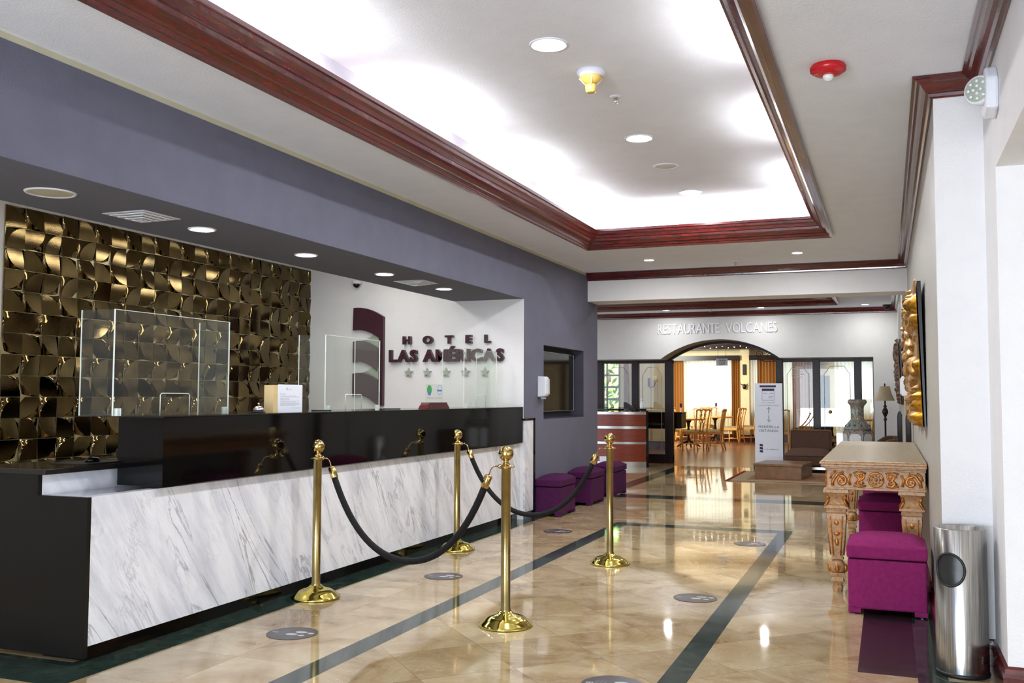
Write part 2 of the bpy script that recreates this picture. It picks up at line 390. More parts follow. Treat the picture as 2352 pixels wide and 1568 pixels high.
def glyph(ch, bold=0.0):
    key = (ch, bold)
    if key in _fc: return _fc[key]
    cu = bpy.data.curves.new('glyph', 'FONT'); cu.body = ch; cu.size = 1; cu.offset = bold; cu.resolution_u = 3
    o = bpy.data.objects.new('glyph', cu); me = bpy.data.meshes.new_from_object(o)
    vs = [tuple(v.co) for v in me.vertices]; fs = [tuple(p.vertices) for p in me.polygons]
    ed = {}
    for p in me.polygons:
        for e in p.edge_keys: ed[e] = ed.get(e, 0) + 1
    be = []
    for p in me.polygons:
        vv = list(p.vertices)
        for i in range(len(vv)):
            a, b = vv[i], vv[(i + 1) % len(vv)]
            if ed[tuple(sorted((a, b)))] == 1: be.append((a, b))
    bpy.data.objects.remove(o); bpy.data.curves.remove(cu); bpy.data.meshes.remove(me)
    _fc[key] = (vs, fs, be); return _fc[key]
def put_glyph(mb, ch, bold, fn, depth, mi=0, sx=1.0, sz=1.0, ox=0, smooth=False):
    """fn(u,v,d) maps glyph plane + depth (0 front .. depth back) to space"""
    vs, fs, be = glyph(ch, bold)
    n = len(vs); P = [fn(ox + v[0] * sx, v[1] * sz, 0) for v in vs]
    if depth:
        P += [fn(ox + v[0] * sx, v[1] * sz, depth) for v in vs]
        F = list(fs) + [tuple(reversed([i + n for i in f])) for f in fs] + [(b, a, a + n, b + n) for a, b in be]
    else: F = list(fs)
    mb.add(P, F, mi)
CAP = None
def fit_text(text, u0, u1, v0, v1, bold=0.0, space=None):
    """returns list of (char, ox, sx, sz) so the word fills u0..u1 and caps reach v0..v1"""
    e = glyph('E', bold)[0]; capt = max(p[1] for p in e); capb = min(p[1] for p in e); sz = (v1 - v0) / (capt - capb)
    items = []
    for ch in text:
        if ch == ' ': items.append((None, 0, .3)); continue
        vv = glyph(ch, bold)[0]; a = min(p[0] for p in vv); b = max(p[0] for p in vv); items.append((ch, a, b - a))
    gap = .08 if space is None else space
    tot = sum(w for _, _, w in items) + gap * (len(items) - 1)
    sx = (u1 - u0) / tot; out = []; x = u0
    for ch, a, w in items:
        if ch: out.append((ch, x - a * sx, sx, sz))
        x += (w + gap) * sx
    return out
def text_into(mb, text, u0, u1, v0, v1, fn, depth=0, bold=0.0, mi=0, space=None):
    e = glyph('E', bold)[0]; capb = min(p[1] for p in e)
    for ch, ox, sx, sz in fit_text(text, u0, u1, v0, v1, bold, space):
        put_glyph(mb, ch, bold, lambda u, v, d, sz=sz: fn(u, v + v0 - capb * sz, d), depth, mi, sx, sz, ox)

# ================================================================ THE SETTING
ZC = 2.86; ZB = 2.87; XL = -3.56; XR = .24
# floor cut into cells so inlaid strips are part of it
def floor():
    xs = [-6.6, -3.66, -3.42, -2.6, -2.46, -.985, -.86, -.15, .11, .24, 4.0]; ys = [-4, 3.3, 3.62, 4.86, 6.5, 9.46, 9.68, 12.1, 12.5, 18.0]
    mb = MB()
    for i in range(len(xs) - 1):
        for j in range(len(ys) - 1):
            x0, x1, y0, y1 = xs[i], xs[i + 1], ys[j], ys[j + 1]; cx = (x0 + x1) / 2; cy = (y0 + y1) / 2; mi = 1
            if -3.66 < cx < -3.42 and cy > 3.3: mi = 2
            elif cx < -3.66 and 3.3 < cy < 3.62: mi = 2
            elif (-2.6 < cx < -2.46 or -.985 < cx < -.86) and cy < 9.68: mi = 2
            elif -2.6 < cx < -.86 and 9.46 < cy < 9.68: mi = 2
            elif 12.1 < cy < 12.5 and cx > -3.66: mi = 2
            elif -.15 < cx < .11 and 4.86 < cy < 6.5: mi = 3
            elif .11 < cx < .24 and cy > 4.86: mi = 2
            elif -2.6 < cx < -.86 and cy < 9.68: mi = 0
            elif cx > -.86 or cy > 9.68: mi = 0
            mb.add([(x0, y0, 0), (x1, y0, 0), (x1, y1, 0), (x0, y1, 0)], [(0, 1, 2, 3)], mi)
    mb.add([(-9, 18.0, 0), (1.5, 18.0, 0), (1.5, 30, 0), (-9, 30, 0)], [(0, 1, 2, 3)], 4)
    mb.add([(.11, 4.7, .0006), (1.6, 4.7, .0006), (1.6, 4.86, .0006), (.11, 4.86, .0006)], [(0, 1, 2, 3)], 2)
    mb.box(-9, -4, -.2, 4, 30, -.02, 4)
    struct('floor', mb, [M['floor45'], M['floor90'], M['greenm'], M['redm'], M['planks']])
floor()
# main ceiling with the raised tray opening
TX0, TX1, TY0, TY1, ZT = -2.95, -.455, -3.0, 9.77, 3.22
mb = MB()
for x0, y0, x1, y1 in ((XL, -4, TX0, 11.83), (TX1, -4, 4.0, 11.83), (TX0, TY1, TX1, 11.83), (TX0, -4, TX1, TY0)): mb.box(x0, y0, ZC, x1, y1, ZC + .05)
mb.box(TX0 - .1, TY0 - .1, ZT, TX1 + .1, TY1 + .1, ZT + .05)
for x0, y0, x1, y1 in ((TX0 - .05, TY0, TX0, TY1), (TX1, TY0, TX1 + .05, TY1), (TX0, TY1, TX1, TY1 + .05), (TX0, TY0 - .05, TX1, TY0)): mb.box(x0, y0, ZC + .02, x1, y1, ZT)
struct('ceiling', mb, M['ceiling'])
mb = MB()
B0, B1, C0, C1 = -6.2, -.72, 13.3, 17.12
for x0, y0, x1, y1 in ((-6.6, 12.27, B0, 18.0), (B1, 12.27, XR + .1, 18.0), (B0, 12.27, B1, C0), (B0, C1, B1, 18.0)): mb.box(x0, y0, ZB, x1, y1, ZB + .05)
mb.box(B0 - .1, C0 - .1, 3.12, B1 + .1, C1 + .1, 3.17)
for x0, y0, x1, y1 in ((B0 - .05, C0, B0, C1), (B1, C0, B1 + .05, C1), (B0, C1, B1, C1 + .05), (B0, C0 - .05, B1, C0)): mb.box(x0, y0, ZB + .02, x1, y1, 3.12)
struct('ceiling.001', mb, M['ceiling'])
TP = [(0, 2.862), (0, 2.835), (.012, 2.828), (.03, 2.832), (.036, 2.85), (.05, 2.853), (.058, 2.872), (.08, 2.876), (.1, 2.9), (.122, 2.91), (.128, 2.932), (.142, 2.936), (.15, 2.96), (.17, 2.972), (.176, 2.992), (.192, 2.996), (.192, 3.02), (.17, 3.02), (.15, 2.975), (.08, 2.93), (0, 2.93)]
mb = MB(); moulding(mb, [(TX0, TY0), (TX0, TY1), (TX1, TY1), (TX1, TY0)], TP, -1)
struct('trim_1', mb, M['trim'])
mb = MB(); moulding(mb, [(B0, C0), (B0, C1), (B1, C1), (B1, C0)], [(d, z + .01) for d, z in TP], -1)
struct('trim_2', mb, M['trim'])
CP = [(0, 2.765), (.012, 2.762), (.02, 2.77), (.022, 2.785), (.035, 2.79), (.05, 2.81), (.062, 2.83), (.075, 2.834), (.082, 2.845), (.096, 2.848), (.096, 2.862), (0, 2.862)]
mb = MB(); moulding(mb, [(XL + .005, 11.83), (XR, 11.83), (XR, 5.15), (.46, 5.15), (.46, -4)], CP, -1)
struct('trim_3', mb, M['trim'])
mb = MB(); moulding(mb, [(-6.6, 18.0), (.19, 18.0), (.19, 12.27)], [(d, z + .01) for d, z in CP], -1)
struct('trim_4', mb, M['trim'])
# grey wall on the left: fascia over the reception bay, wall with the screen niche
mb = MB()
mb.box(XL - .81, -4, 2.312, XL - .02, 9.5, 2.33, 1)
mb.box(XL - .02, -4, 2.312, XL, 9.5, 2.83, 0)
mb.box(XL - .81, -4, 2.33, XL - .79, 9.5, ZC, 2)
mb.box(XL - .4, -4, 2.83, XL + .004, 9.5, ZC, 4)
mb.box(XL - .4, -4, 2.33, XL - .02, 9.5, 2.83, 0)
struct('soffit', mb, [M['grey'], M['grey_dark'], M['white'], M['darkpaint'], M['sage']])
mb = MB()
N0, N1, NZ0, NZ1 = 10.13, 11.65, 1.03, 1.858
mb.box(XL - .4, 9.5, 0, XL, N0, 2.83); mb.box(XL - .4, N1, 0, XL, 12.27, 2.83); mb.box(XL - .4, N0, 0, XL, N1, NZ0); mb.box(XL - .4, N0, NZ1, XL, N1, 2.83)
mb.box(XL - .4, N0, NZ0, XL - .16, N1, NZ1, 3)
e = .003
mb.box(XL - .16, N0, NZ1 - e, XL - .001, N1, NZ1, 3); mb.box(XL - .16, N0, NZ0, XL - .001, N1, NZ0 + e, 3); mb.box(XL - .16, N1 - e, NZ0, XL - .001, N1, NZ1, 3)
mb.box(XL - .4, 9.5, 2.83, XL + .004, 11.83, ZC, 4)
mb.box(XL - .4, 11.83, 2.83, XL, 12.27, ZC, 0)
struct('wall_left', mb, [M['grey'], M['grey_dark'], M['white'], M['darkpaint'], M['sage']])
# reception bay walls
mb = MB(); mb.box(-6.32, 1.0, 0, -6.22, 9.6, 2.8); mb.box(-6.22, 1.0, 0, XL, 1.1, 2.4)
struct('wall_reception', mb, M['white'])
mb = MB(); mb.box(-6.22, 9.5, 0, XL - .4, 9.6, 2.8); mb.box(XL - .4, 9.492, 0, XL - .001, 9.5, 2.312); struct('wall_logo', mb, M['white'])
mb = MB(); mb.box(-6.32, 1.0, 2.75, XL - .8, 9.6, 2.8); struct('ceiling.002', mb, M['white'])
# right walls: long wall, projecting pier, side wall with the opening
mb = MB()
mb.box(XR, 5.15, 0, XR + .4, 11.83, ZC); mb.box(XR, 11.83, 0, XR + .4, 12.27, ZC)
struct('wall_right', mb, M['cream_wall'])
mb = MB(); mb.box(.19, 12.27, 0, .6, 18.0, 2.92)
struct('wall_right_far', mb, M['cream_wall'])
mb = MB()
mb.box(XR - .001, 5.146, 0, .64, 5.16, ZC)
mb.box(.46, 4.64, 0, 1.8, 5.16, ZC); mb.box(.46, -4, 2.29, .8, 4.64, ZC)
mb.box(.8, 4.64, 0, 4.0, 4.8, 2.29); mb.box(.8, -4, 2.29, 4.0, 4.8, 2.34)
mb.box(4.0, -4, 0, 4.1, 4.8, 2.4)
struct('wall_pier', mb, M['white'])
# rear wall with entrance glazing
mb = MB(); mb.box(-6.3, -4.1, 0, -3.5, -4, ZC); mb.box(.5, -4.1, 0, 4.1, -4, ZC); mb.box(-3.5, -4.1, 2.6, .5, -4, 3.3); struct('wall_rear', mb, M['white'])
mb = MB(); mb.box(-4.4, -4, 0, XL - .02, 1.0, 2.6); struct('wall_left_front', mb, M['grey'])
# baseboards
BP = [(0, 0), (.022, 0), (.022, .1), (.016, .115), (.012, .135), (0, .145)]
mb = MB(); moulding(mb, [(XR, 11.83), (XR, 5.15), (.46, 5.15), (.46, 4.64), (1.8, 4.64)], BP, -1); struct('baseboard_right', mb, M['trim'])
# cross beam
mb = MB(); mb.box(XL, 11.83, 2.5, XR, 12.27, ZC + .06); mb.box(-6.6, 12.27, 2.3, -6.5, 18, 2.9); struct('beam', mb, M['white'])
# back wall with arch and shop-front openings
def back_wall():
    mb = MB(); y0, y1 = 18.0, 18.7; top = 2.92; zl = 2.0
    a0, a1, cx, crown = -3.98, -1.80, -2.88, 2.355
    hw = (a1 - a0) / 2; h = crown - zl; R = (hw * hw + h * h) / (2 * h); cz = crown - R
    n = 24; arc = []
    th = math.asin(hw / R)
    for i in range(n + 1):
        q = -th + 2 * th * i / n; arc.append(((a0 + a1) / 2 + R * math.sin(q), cz + R * math.cos(q)))
    # front and back faces as strips
    for y, flip in ((y0, False), (y1, True)):
        for i in range(n):
            (xa, za), (xb, zb) = arc[i], arc[i + 1]; f = (0, 1, 2, 3)
            mb.add([(xa, y, za), (xb, y, zb), (xb, y, top), (xa, y, top)], [f if not flip else tuple(reversed(f))])
    for i in range(n):
        (xa, za), (xb, zb) = arc[i], arc[i + 1]
        mb.add([(xa, y0, za), (xa, y1, za), (xb, y1, zb), (xb, y0, zb)], [(0, 1, 2, 3)], 1)
    mb.box(-6.6, y0, zl, a0, y1, top); mb.box(a1, y0, zl, -.21, y1, top); mb.box(-.21, y0, 0, .6, y1, top)
    struct('wall_back', mb, [M['backwhite'], M['sage']])
    return arc
ARC = back_wall()
# shop front joinery and glass at y = 18.62
GY = 18.62
def front(name, x0, x1, posts, panes, handle=None):
    t = struct(name, MB().box(x0, GY - .04, 1.94, x1, GY + .06, 2.0).box(x0, GY - .04, 0, x1, GY + .06, .17), M['darkwood'])
    for a, b in posts: MB().box(a, GY - .05, 0, b, GY + .07, 2.0).build('frame', M['darkwood'], t, bevel=.008)
    for a, b in panes:
        MB().box(a, GY, .17, b, GY + .008, 1.94).build('pane', M['glass'], t)
        e = MB(); m_ = .07; cc = .1; w = .006
        pts = [(a + m_, .3), (a + m_, 1.72), (a + m_ + .04, 1.76), (a + m_ + cc, 1.86), (b - m_ - cc, 1.86), (b - m_ - .04, 1.76), (b - m_, 1.72), (b - m_, .3)]
        if b - a > .25: e.tube([(p[0], GY - .004, p[1]) for p in pts], .005, 4)
        if b - a > .25: e.build('etched_line', M['etched'], t)
    return t
w1 = front('window_1', -6.6, -3.87, [(-5.39, -5.27), (-4.69, -4.55), (-4.03, -3.87)], [(-6.6, -5.39), (-5.27, -4.69), (-4.55, -4.03)])
w2 = front('window_2', -1.93, -.21, [(-1.93, -1.80), (-1.27, -1.14), (-.55, -.42), (-.23, -.21)], [(-1.80, -1.27), (-1.14, -.55), (-.42, -.23)])
MB().lathe([(.0, 0), (.03, .0), (.035, .02), (.02, .04), (0, .045)], 0, 0, 12, mat=Matrix.Translation((-.87 - .1, GY - .01, 1.02)) @ Matrix.Rotation(PI / 2, 4, 'X')).build('handle', M['brass'], w2)
tb = MB()
for k, t_ in enumerate(('ESPACIO LIBRE', 'DE HUMO', 'SMOKE FREE', 'AREA')): text_into(tb, t_, -1.66 + .03 * (k % 2), -1.42 - .03 * (k % 2), 1.80 - .05 * k, 1.825 - .05 * k, lambda u, v, d: (u, GY - .003, v))
tb.build('etched_lettering', M['etched'], w2)
mb = MB()
def arc_off(dz): return [(x, z - dz * 1.0) for x, z in ARC]
for i in range(len(ARC) - 1):
    (xa, za), (xb, zb) = ARC[i], ARC[i + 1]
    q = .05
    mb.add([(xa, GY - .03, za), (xb, GY - .03, zb), (xb, GY - .03, zb - q), (xa, GY - .03, za - q), (xa, GY + .07, za), (xb, GY + .07, zb), (xb, GY + .07, zb - q), (xa, GY + .07, za - q)],
           [(3, 2, 1, 0), (4, 5, 6, 7), (3, 7, 6, 2)])
struct('trim_5', mb, M['darkwood'])
# restaurant shell
mb = MB()
RY = 29.0
def wall_holes(mb, x0, x1, y0, y1, z1, holes):
    x = x0
    for a, b, c, d in holes:
        mb.box(x, y0, 0, a, y1, z1); mb.box(a, y0, 0, b, y1, c); mb.box(a, y0, d, b, y1, z1); x = b
    mb.box(x, y0, 0, x1, y1, z1)
wall_holes(mb, -9, 1.0, RY, RY + .15, 3.0, [(-5.72, -4.16, .88, 2.37), (-3.7, -2.4, .88, 2.37), (-1.35, -.2, .88, 2.37)])
struct('wall_restaurant_far', mb, M['warm_wall'])
mb = MB(); wall_holes(mb, -9, -5.05, 23.5, 23.65, 3.0, [(-6.9, -6.22, .9, 2.2)]); mb.box(-5.62, 23.42, 0, -5.45, 23.5, 3.0); mb.box(-9, 18.7, 0, -8.9, 30, 3); mb.box(.6, 18.7, 0, .7, 30, 3)
mb.box(-5.05, 23.5, 0, -5.0, 23.65, 3.0)
struct('wall_restaurant_left', mb, M['warm_wall'])
mb = MB(); mb.box(-9, 18.7, 2.95, 1, 30, 3.0); struct('ceiling.003', mb, M['warm_wall'])
mb = MB(); mb.box(-9, 28.1, 2.67, 1, 28.95, 2.95); mb.box(-9, 28.42, 2.36, -3.97, 28.55, 2.5); mb.box(-3.7, 28.42, 2.36, 1, 28.55, 2.5); struct('trim_6', mb, M['darkwood'])
mb = MB(); mb.box(-9, RY - .03, 0, 1, RY, .2); mb.box(-9, 23.39, 0, -5.05, 23.42, .2); struct('baseboard_back', mb, M['trim'])
mb = MB(); mb.box(-3.96, 28.5, 0, -3.71, 28.95, 2.76); mb.box(-3.98, 28.48, 0, -3.69, 28.5, .2, 1); struct('pillar', mb, [M['warm_wall'], M['trim']])
# muntins of the left garden window and foliage outside
mb = MB()
for z in (1.2, 1.5, 1.8): mb.box(-6.9, 23.55, z, -6.22, 23.6, z + .05)
mb.box(-6.6, 23.55, .9, -6.56, 23.6, 2.2); mb.box(-6.28, 23.54, .9, -6.22, 23.62, 2.2)
struct('window_3', mb, M['darkwood'])
mb = MB()
for k in range(900):
    c = Vector((random.uniform(-8, -5.5), random.uniform(24.3, 25.2), random.uniform(.3, 2.6))); a = random.uniform(0, PI); s_ = random.uniform(.06, .14)
    d = Vector((math.cos(a), random.uniform(-.5, .5), math.sin(a))) * s_; q = Vector((-d.z, random.uniform(-.02, .02), d.x)) * .35
    mb.add([c - d, c + q, c + d, c - q], [(0, 1, 2, 3)])
o = mb.build('garden_foliage', M['leaf']); tag(o, 'green leaves outside the far left window', 'foliage'); o['kind'] = 'stuff'

# ================================================================ BRONZE TILE WALL
def tile_wall():
    tw, th = .1780, .1625; n_y = 24; n_z = 14; y0 = 5.355; ztop = 2.7275; mb = MB(); X = -6.216
    A = .02
    rot = [[0, 2, 1, 3], [1, 3, 0, 2]]
    for j in range(n_z):
        for i in range(n_y):
            # corner index of the raised fan
            k = [(0, 2), (1, 3), (2, 0), (3, 1)][j % 4][i % 2]
            cu, cv = ((0, 0), (1, 0), (1, 1), (0, 1))[k]; su = 1 if cu == 0 else -1; sv = 1 if cv == 0 else -1
            tu, tv = random.uniform(-.006, .006), random.uniform(-.005, .005); seg = 6
            ya = y0 + i * tw; zb = ztop - (j + 1) * th; g = .0018
            def P(a, b, h):
                u = cu + su * a; v = cv + sv * b
                return (X + .004 + h + tu * (u - .5) * 2 + tv * (v - .5) * 2, ya + g + u * (tw - 2 * g), zb + g + v * (th - 2 * g))
            plane = lambda a, b: .003 + A * (.08 + .62 * (a + b) - .10 * (a * a + b * b)) + tw * 0
            vs = [P(0, 0, plane(0, 0))]; fs = []; flip = (su * sv) < 0
            def F(f): fs.append(f if not flip else tuple(reversed(f)))
            rings = [.35, .7, 1.0]
            for r in rings:
                for q in range(seg + 1):
                    t = PI / 2 * q / seg; vs.append(P(r * math.cos(t), r * math.sin(t), plane(r * math.cos(t), r * math.sin(t))))
            for q in range(seg): F((0, 1 + q, 2 + q))
            for a in range(2):
                for q in range(seg):
                    b0 = 1 + a * (seg + 1) + q; F((b0, b0 + seg + 1, b0 + seg + 2, b0 + 1))
            mb.add(vs, fs, 0, True)
            vs = []; fs = []
            for s_ in (0, .25, .55, 1):
                for q in range(seg + 1):
                    t = PI / 2 * q / seg; c, s2 = math.cos(t), math.sin(t); m_ = 1 / max(c, s2, 1e-6); r = 1 + (m_ - 1) * s_
                    h = .003 + (plane(c, s2) - .003) * ((1 - s_) ** 1.7 if q not in (0, seg) else 1)
                    vs.append(P(min(1, r * c), min(1, r * s2), h))
            for a in range(3):
                for q in range(seg):
                    b0 = a * (seg + 1) + q; F((b0, b0 + seg + 1, b0 + seg + 2, b0 + 1))
            mb.add(vs, fs, 0, True)
    mb.box(-6.22, y0, ztop - n_z * th, X + .006, y0 + n_y * tw - .13, ztop, 1)
    o = mb.build('relief_tile_cladding', [M['tile'], M['grout']]); o['kind'] = 'structure'; return o
tile_wall()

# ================================================================ RECEPTION DESK
def desk():
    t = thing('reception_desk', 'long reception desk with white veined marble front and glossy black upper band', 'reception desk', (-3.6, 6.6, 0))
    L = Vector((-3.6, 6.6, 0))
    def bx(name, x0, y0, z0, x1, y1, z1, m, bev=0, parent=None):
        return MB().box(x0 - L.x, y0 - L.y, z0, x1 - L.x, y1 - L.y, z1).build(name, m, parent or t, bevel=bev)
    bx('plinth', -3.9, 3.66, 0, -3.625, 9.48, .075, M['lacquer'])
    mb = MB(); ys = [3.645, 4.09, 6.1, 8.1, 9.485]
    for a, b in zip(ys, ys[1:]): mb.box(-.06, a - L.y + .0008, .075, 0, b - L.y, .788 if a < 9 else .79)
    mb.build('marble_front', M['marble'], t)
    mb = MB(); mb.prism([(-4.4, .02), (-3.6, .02), (-3.6, .786), (-3.92, .786), (-3.92, .885), (-4.4, .885)], 3.62, 3.645, 'y')
    mb.v = [(x - L.x, y - L.y, z) for x, y, z in mb.v]; mb.build('end_panel', M['lacquer_end'], t)
    bx('recessed_ledge', -3.93, 3.645, .775, -3.66, 4.6, .785, M['marble_ledge'])
    bx('recessed_panel', -3.96, 3.645, .785, -3.92, 4.6, .885, M['marble'])
    bx('low_desk_top', -4.4, 3.62, .885, -3.88, 9.47, .912, M['lacquer_top'], .003)
    bx('upper_front', -3.86, 4.083, .80, -3.557, 9.468, 1.165, M['lacquer'])
    bx('counter_top', -4.14, 4.08, 1.163, -3.557, 9.47, 1.172, M['lacquer_top'])
    mb = MB(); mb.box(.041, 9.75 - L.y, .0, .062, 9.80 - L.y, 1.05); mb.box(.041, 9.475 - L.y, 1.03, .062, 9.8 - L.y, 1.05); mb.build('edge_trim', M['lacquer'], t)
    MB().box(.041, 9.49 - L.y, .075, .056, 9.75 - L.y, 1.03).build('marble_end', M['marble'], t)
def mat_like(name, src_rgb, rough, spec): return simple(name, src_rgb, rough, spec=spec, var=.05)
M['lacquer_top'] = mat_like('polished_black_top', (30, 28, 26), .1, .6)
M['marble_ledge'] = simple('polished_pale_ledge', (170, 172, 182), .03, spec=1.0, metal=.5, var=.05)
desk()

# ---------------------------------------------------------------- things on the desk
ZD = 1.172
def shield(y0, y1, z1, label):
    cx, cy = -3.75, (y0 + y1) / 2; h = (y1 - y0) / 2
    t = thing('acrylic_screen', label, 'screen', (cx, cy, ZD), 0, 'clear sneeze guards on the reception desk')
    z = z1 - ZD
    MB().box(0, -h, .0, .004, h, z).build('front_panel', M['acrylic'], t)
    for s in (-1, 1):
        MB().box(-.22, s * h - .002, 0, 0, s * h + .002, z).build('side_panel', M['acrylic'], t)
        MB().box(-.002, s * h - .0025, 0, .004, s * h + .0025, z).build('polished_edge', M['acrylic_edge'], t)
        MB().box(-.225, s * h - .0025, 0, -.22, s * h + .0025, z).build('polished_edge', M['acrylic_edge'], t)
        f = MB()
        for q in (0, .012, .024): f.box(-.01, s * (h - .02 - q) - .0008, 0, .016, s * (h - .02 - q) + .0008, .04)
        f.build('foot_clip', M['acrylic_edge'], t)
    MB().box(0, -h, z - .003, .004, h, z).build('polished_edge', M['acrylic_edge'], t)
    s_ = MB(); s_.tube([(.002, -.12, 0), (.002, -.12, .11), (.002, -.11, .12), (.002, .11, .12), (.002, .12, .11), (.002, .12, 0)], .0025, 6); s_.build('slot_outline', M['acrylic_edge'], t)
    return t
shield(3.92, 4.86, 1.73, 'clear acrylic screen at the near end of the black counter, before the bronze tiles')
shield(5.95, 6.74, 1.72, 'clear acrylic screen in front of the plum wall emblem')
shield(8.38, 9.2, 1.74, 'clear acrylic screen at the far end of the counter, before the lettering')
# folded notice on a box
t = thing('notice_stand', 'white notice sheet on a pale box standing on the black counter', 'notice', (-3.72, 5.44, ZD))
MB().box(-.06, -.17, 0, .012, .155, .178).build('box', M['kraft'], t)
pm = MB(); pm.box(.013, -.125, 0, .016, .155, .182)
NY = .0165
def nf(u, v, d): return (NY, u, v)
for k in range(3): pm.box(NY - .0005, -.03, .146 + k * .006, NY, -.022, .150 + k * .006, 1)
text_into(pm, 'LAS AMERICAS', -.015, .03, .148, .152, nf, mi=1)
text_into(pm, 'Bienvenidos', -.1, -.04, .118, .123, nf, mi=1)
random.seed(3)
for k, zz in enumerate((.106, .1, .072, .066, .056, .05, .044)): pm.box(NY - .0005, -.1, zz, NY, (.12 if k % 3 else .08), zz + .0016, 2)
text_into(pm, 'CHECK IN 15:00', -.1, 0, .088, .092, nf, mi=1); text_into(pm, 'CHECK OUT 12:00', -.1, .0, .08, .084, nf, mi=1); text_into(pm, 'Hotel Las Americas', .03, .12, .026, .03, nf, mi=1)
pm.build('sheet', [M['paper'], M['ink'], M['inksoft']], t)
# bell
t = thing('desk_bell', 'small chrome call bell on the counter left of the notice', 'bell', (-3.72, 5.13, ZD))
MB().lathe([(.043, 0), (.043, .008), (.036, .01)], 0, 0, 20).build('base', M['black'], t)
MB().lathe([(.036, .012), (.034, .026), (.022, .038), (.006, .043)], 0, 0, 20).build('dome', M['steel'], t)
MB().lathe([(.004, .043), (.004, .055), (.008, .057), (.004, .062)], 0, 0, 10).build('button', M['steel'], t)
# certificate plaque in a wooden foot
t = thing('certificate_stand', 'clear plaque with green and blue badges in a dark wooden foot', 'plaque', (-3.72, 7.68, ZD))
MB().prism([(-.235, 0), (.235, 0), (.215, .018), (.205, .03), (.19, .034), (.18, .055), (-.18, .055), (-.19, .034), (-.205, .03), (-.215, .018)], -.04, .04, 'x').build('foot', M['trim'], t)
pl = MB(); pl.box(-.002, -.17, .05, .002, .17, .215); pl.build('plaque', M['acrylic'], t)
pp = MB(); XX = .0035
pp.prism([(-.105 + .048 * math.cos(a * PI / 10), .165 + .042 * math.sin(a * PI / 10)) for a in range(20)], XX - .001, XX, 'x', 0)
pp.build('green_badge', M['logo_green'], t); pp = MB()
pp.box(XX, -.13, .117, XX + .0005, -.08, .145, 1)
pp.build('blue_square', [M['logo_green'], M['logo_blue']], t); pp = MB()
for a0 in range(24):
    a = a0 * PI / 12; b = (a0 + 1) * PI / 12
    pp.add([(XX, .1 + .05 * math.cos(a), .165 + .042 * math.sin(a)), (XX, .1 + .05 * math.cos(b), .165 + .042 * math.sin(b)), (XX, .1 + .045 * math.cos(b), .165 + .038 * math.sin(b)), (XX, .1 + .045 * math.cos(a), .165 + .038 * math.sin(a))], [(0, 1, 2, 3)], 1)
pp.build('round_badge', [M['logo_green'], M['logo_blue']], t); pp = MB()
MB().box(XX, .055, .152, XX + .0005, .145, .166).build('badge_stripe', M['logo_blue'], t)
text_into(pp, 'Safe', -.135, -.075, .17, .188, lambda u, v, d: (XX + .001, u, v), mi=1); text_into(pp, 'Travels', -.145, -.065, .15, .162, lambda u, v, d: (XX + .001, u, v), mi=1)
text_into(pp, 'Empresa y Calidad', -.15, .15, .088, .103, lambda u, v, d: (XX + .001, u, v), mi=2)
pp.build('print', [M['logo_green'], M['logo_blue'], M['inksoft']], t)
# coins / pens lying
for k, (y, l_) in enumerate(((5.86, 'dark pen lying on the counter beside the notice sheet'), (6.9, 'dark pen lying on the counter near the plum emblem'))):
    o = MB().tube([(-.05, -.05, .006), (.05, .05, .006)], .005, 8).build('pen', M['black'], loc=(-3.72, y, ZD)); tag(o, l_, 'pen', 'pens on the counter')
# computer mouse and pad on the low desk
o = MB().box(-.12, -.2, 0, .12, .28, .004).build('mouse_pad', M['black'], loc=(-4.07, 4.14, .912)); tag(o, 'black mouse pad on the low end of the desk', 'mouse pad')
t = thing('computer_mouse', 'black computer mouse on the pad at the low desk end', 'mouse', (-4.05, 4.1, .916))
MB().sphere((0, 0, .008), .03, 1, 1.6, .75).build('shell', M['lacquer'], t); MB().tube([(.0, .045, .01), (.01, .1, .008), (0, .2, .005)], .002, 6).build('cable', M['black'], t)
t = thing('telephone', 'low black telephone at the low desk end beside the mouse', 'telephone', (-4.2, 4.6, .912))
MB().prism([(-.09, 0), (.09, 0), (.09, .03), (-.09, .05)], -.08, .08, 'y').build('body', M['lacquer'], t, bevel=.005); MB().box(-.08, -.07, .045, -.03, .07, .065).build('handset', M['black'], t, bevel=.01)

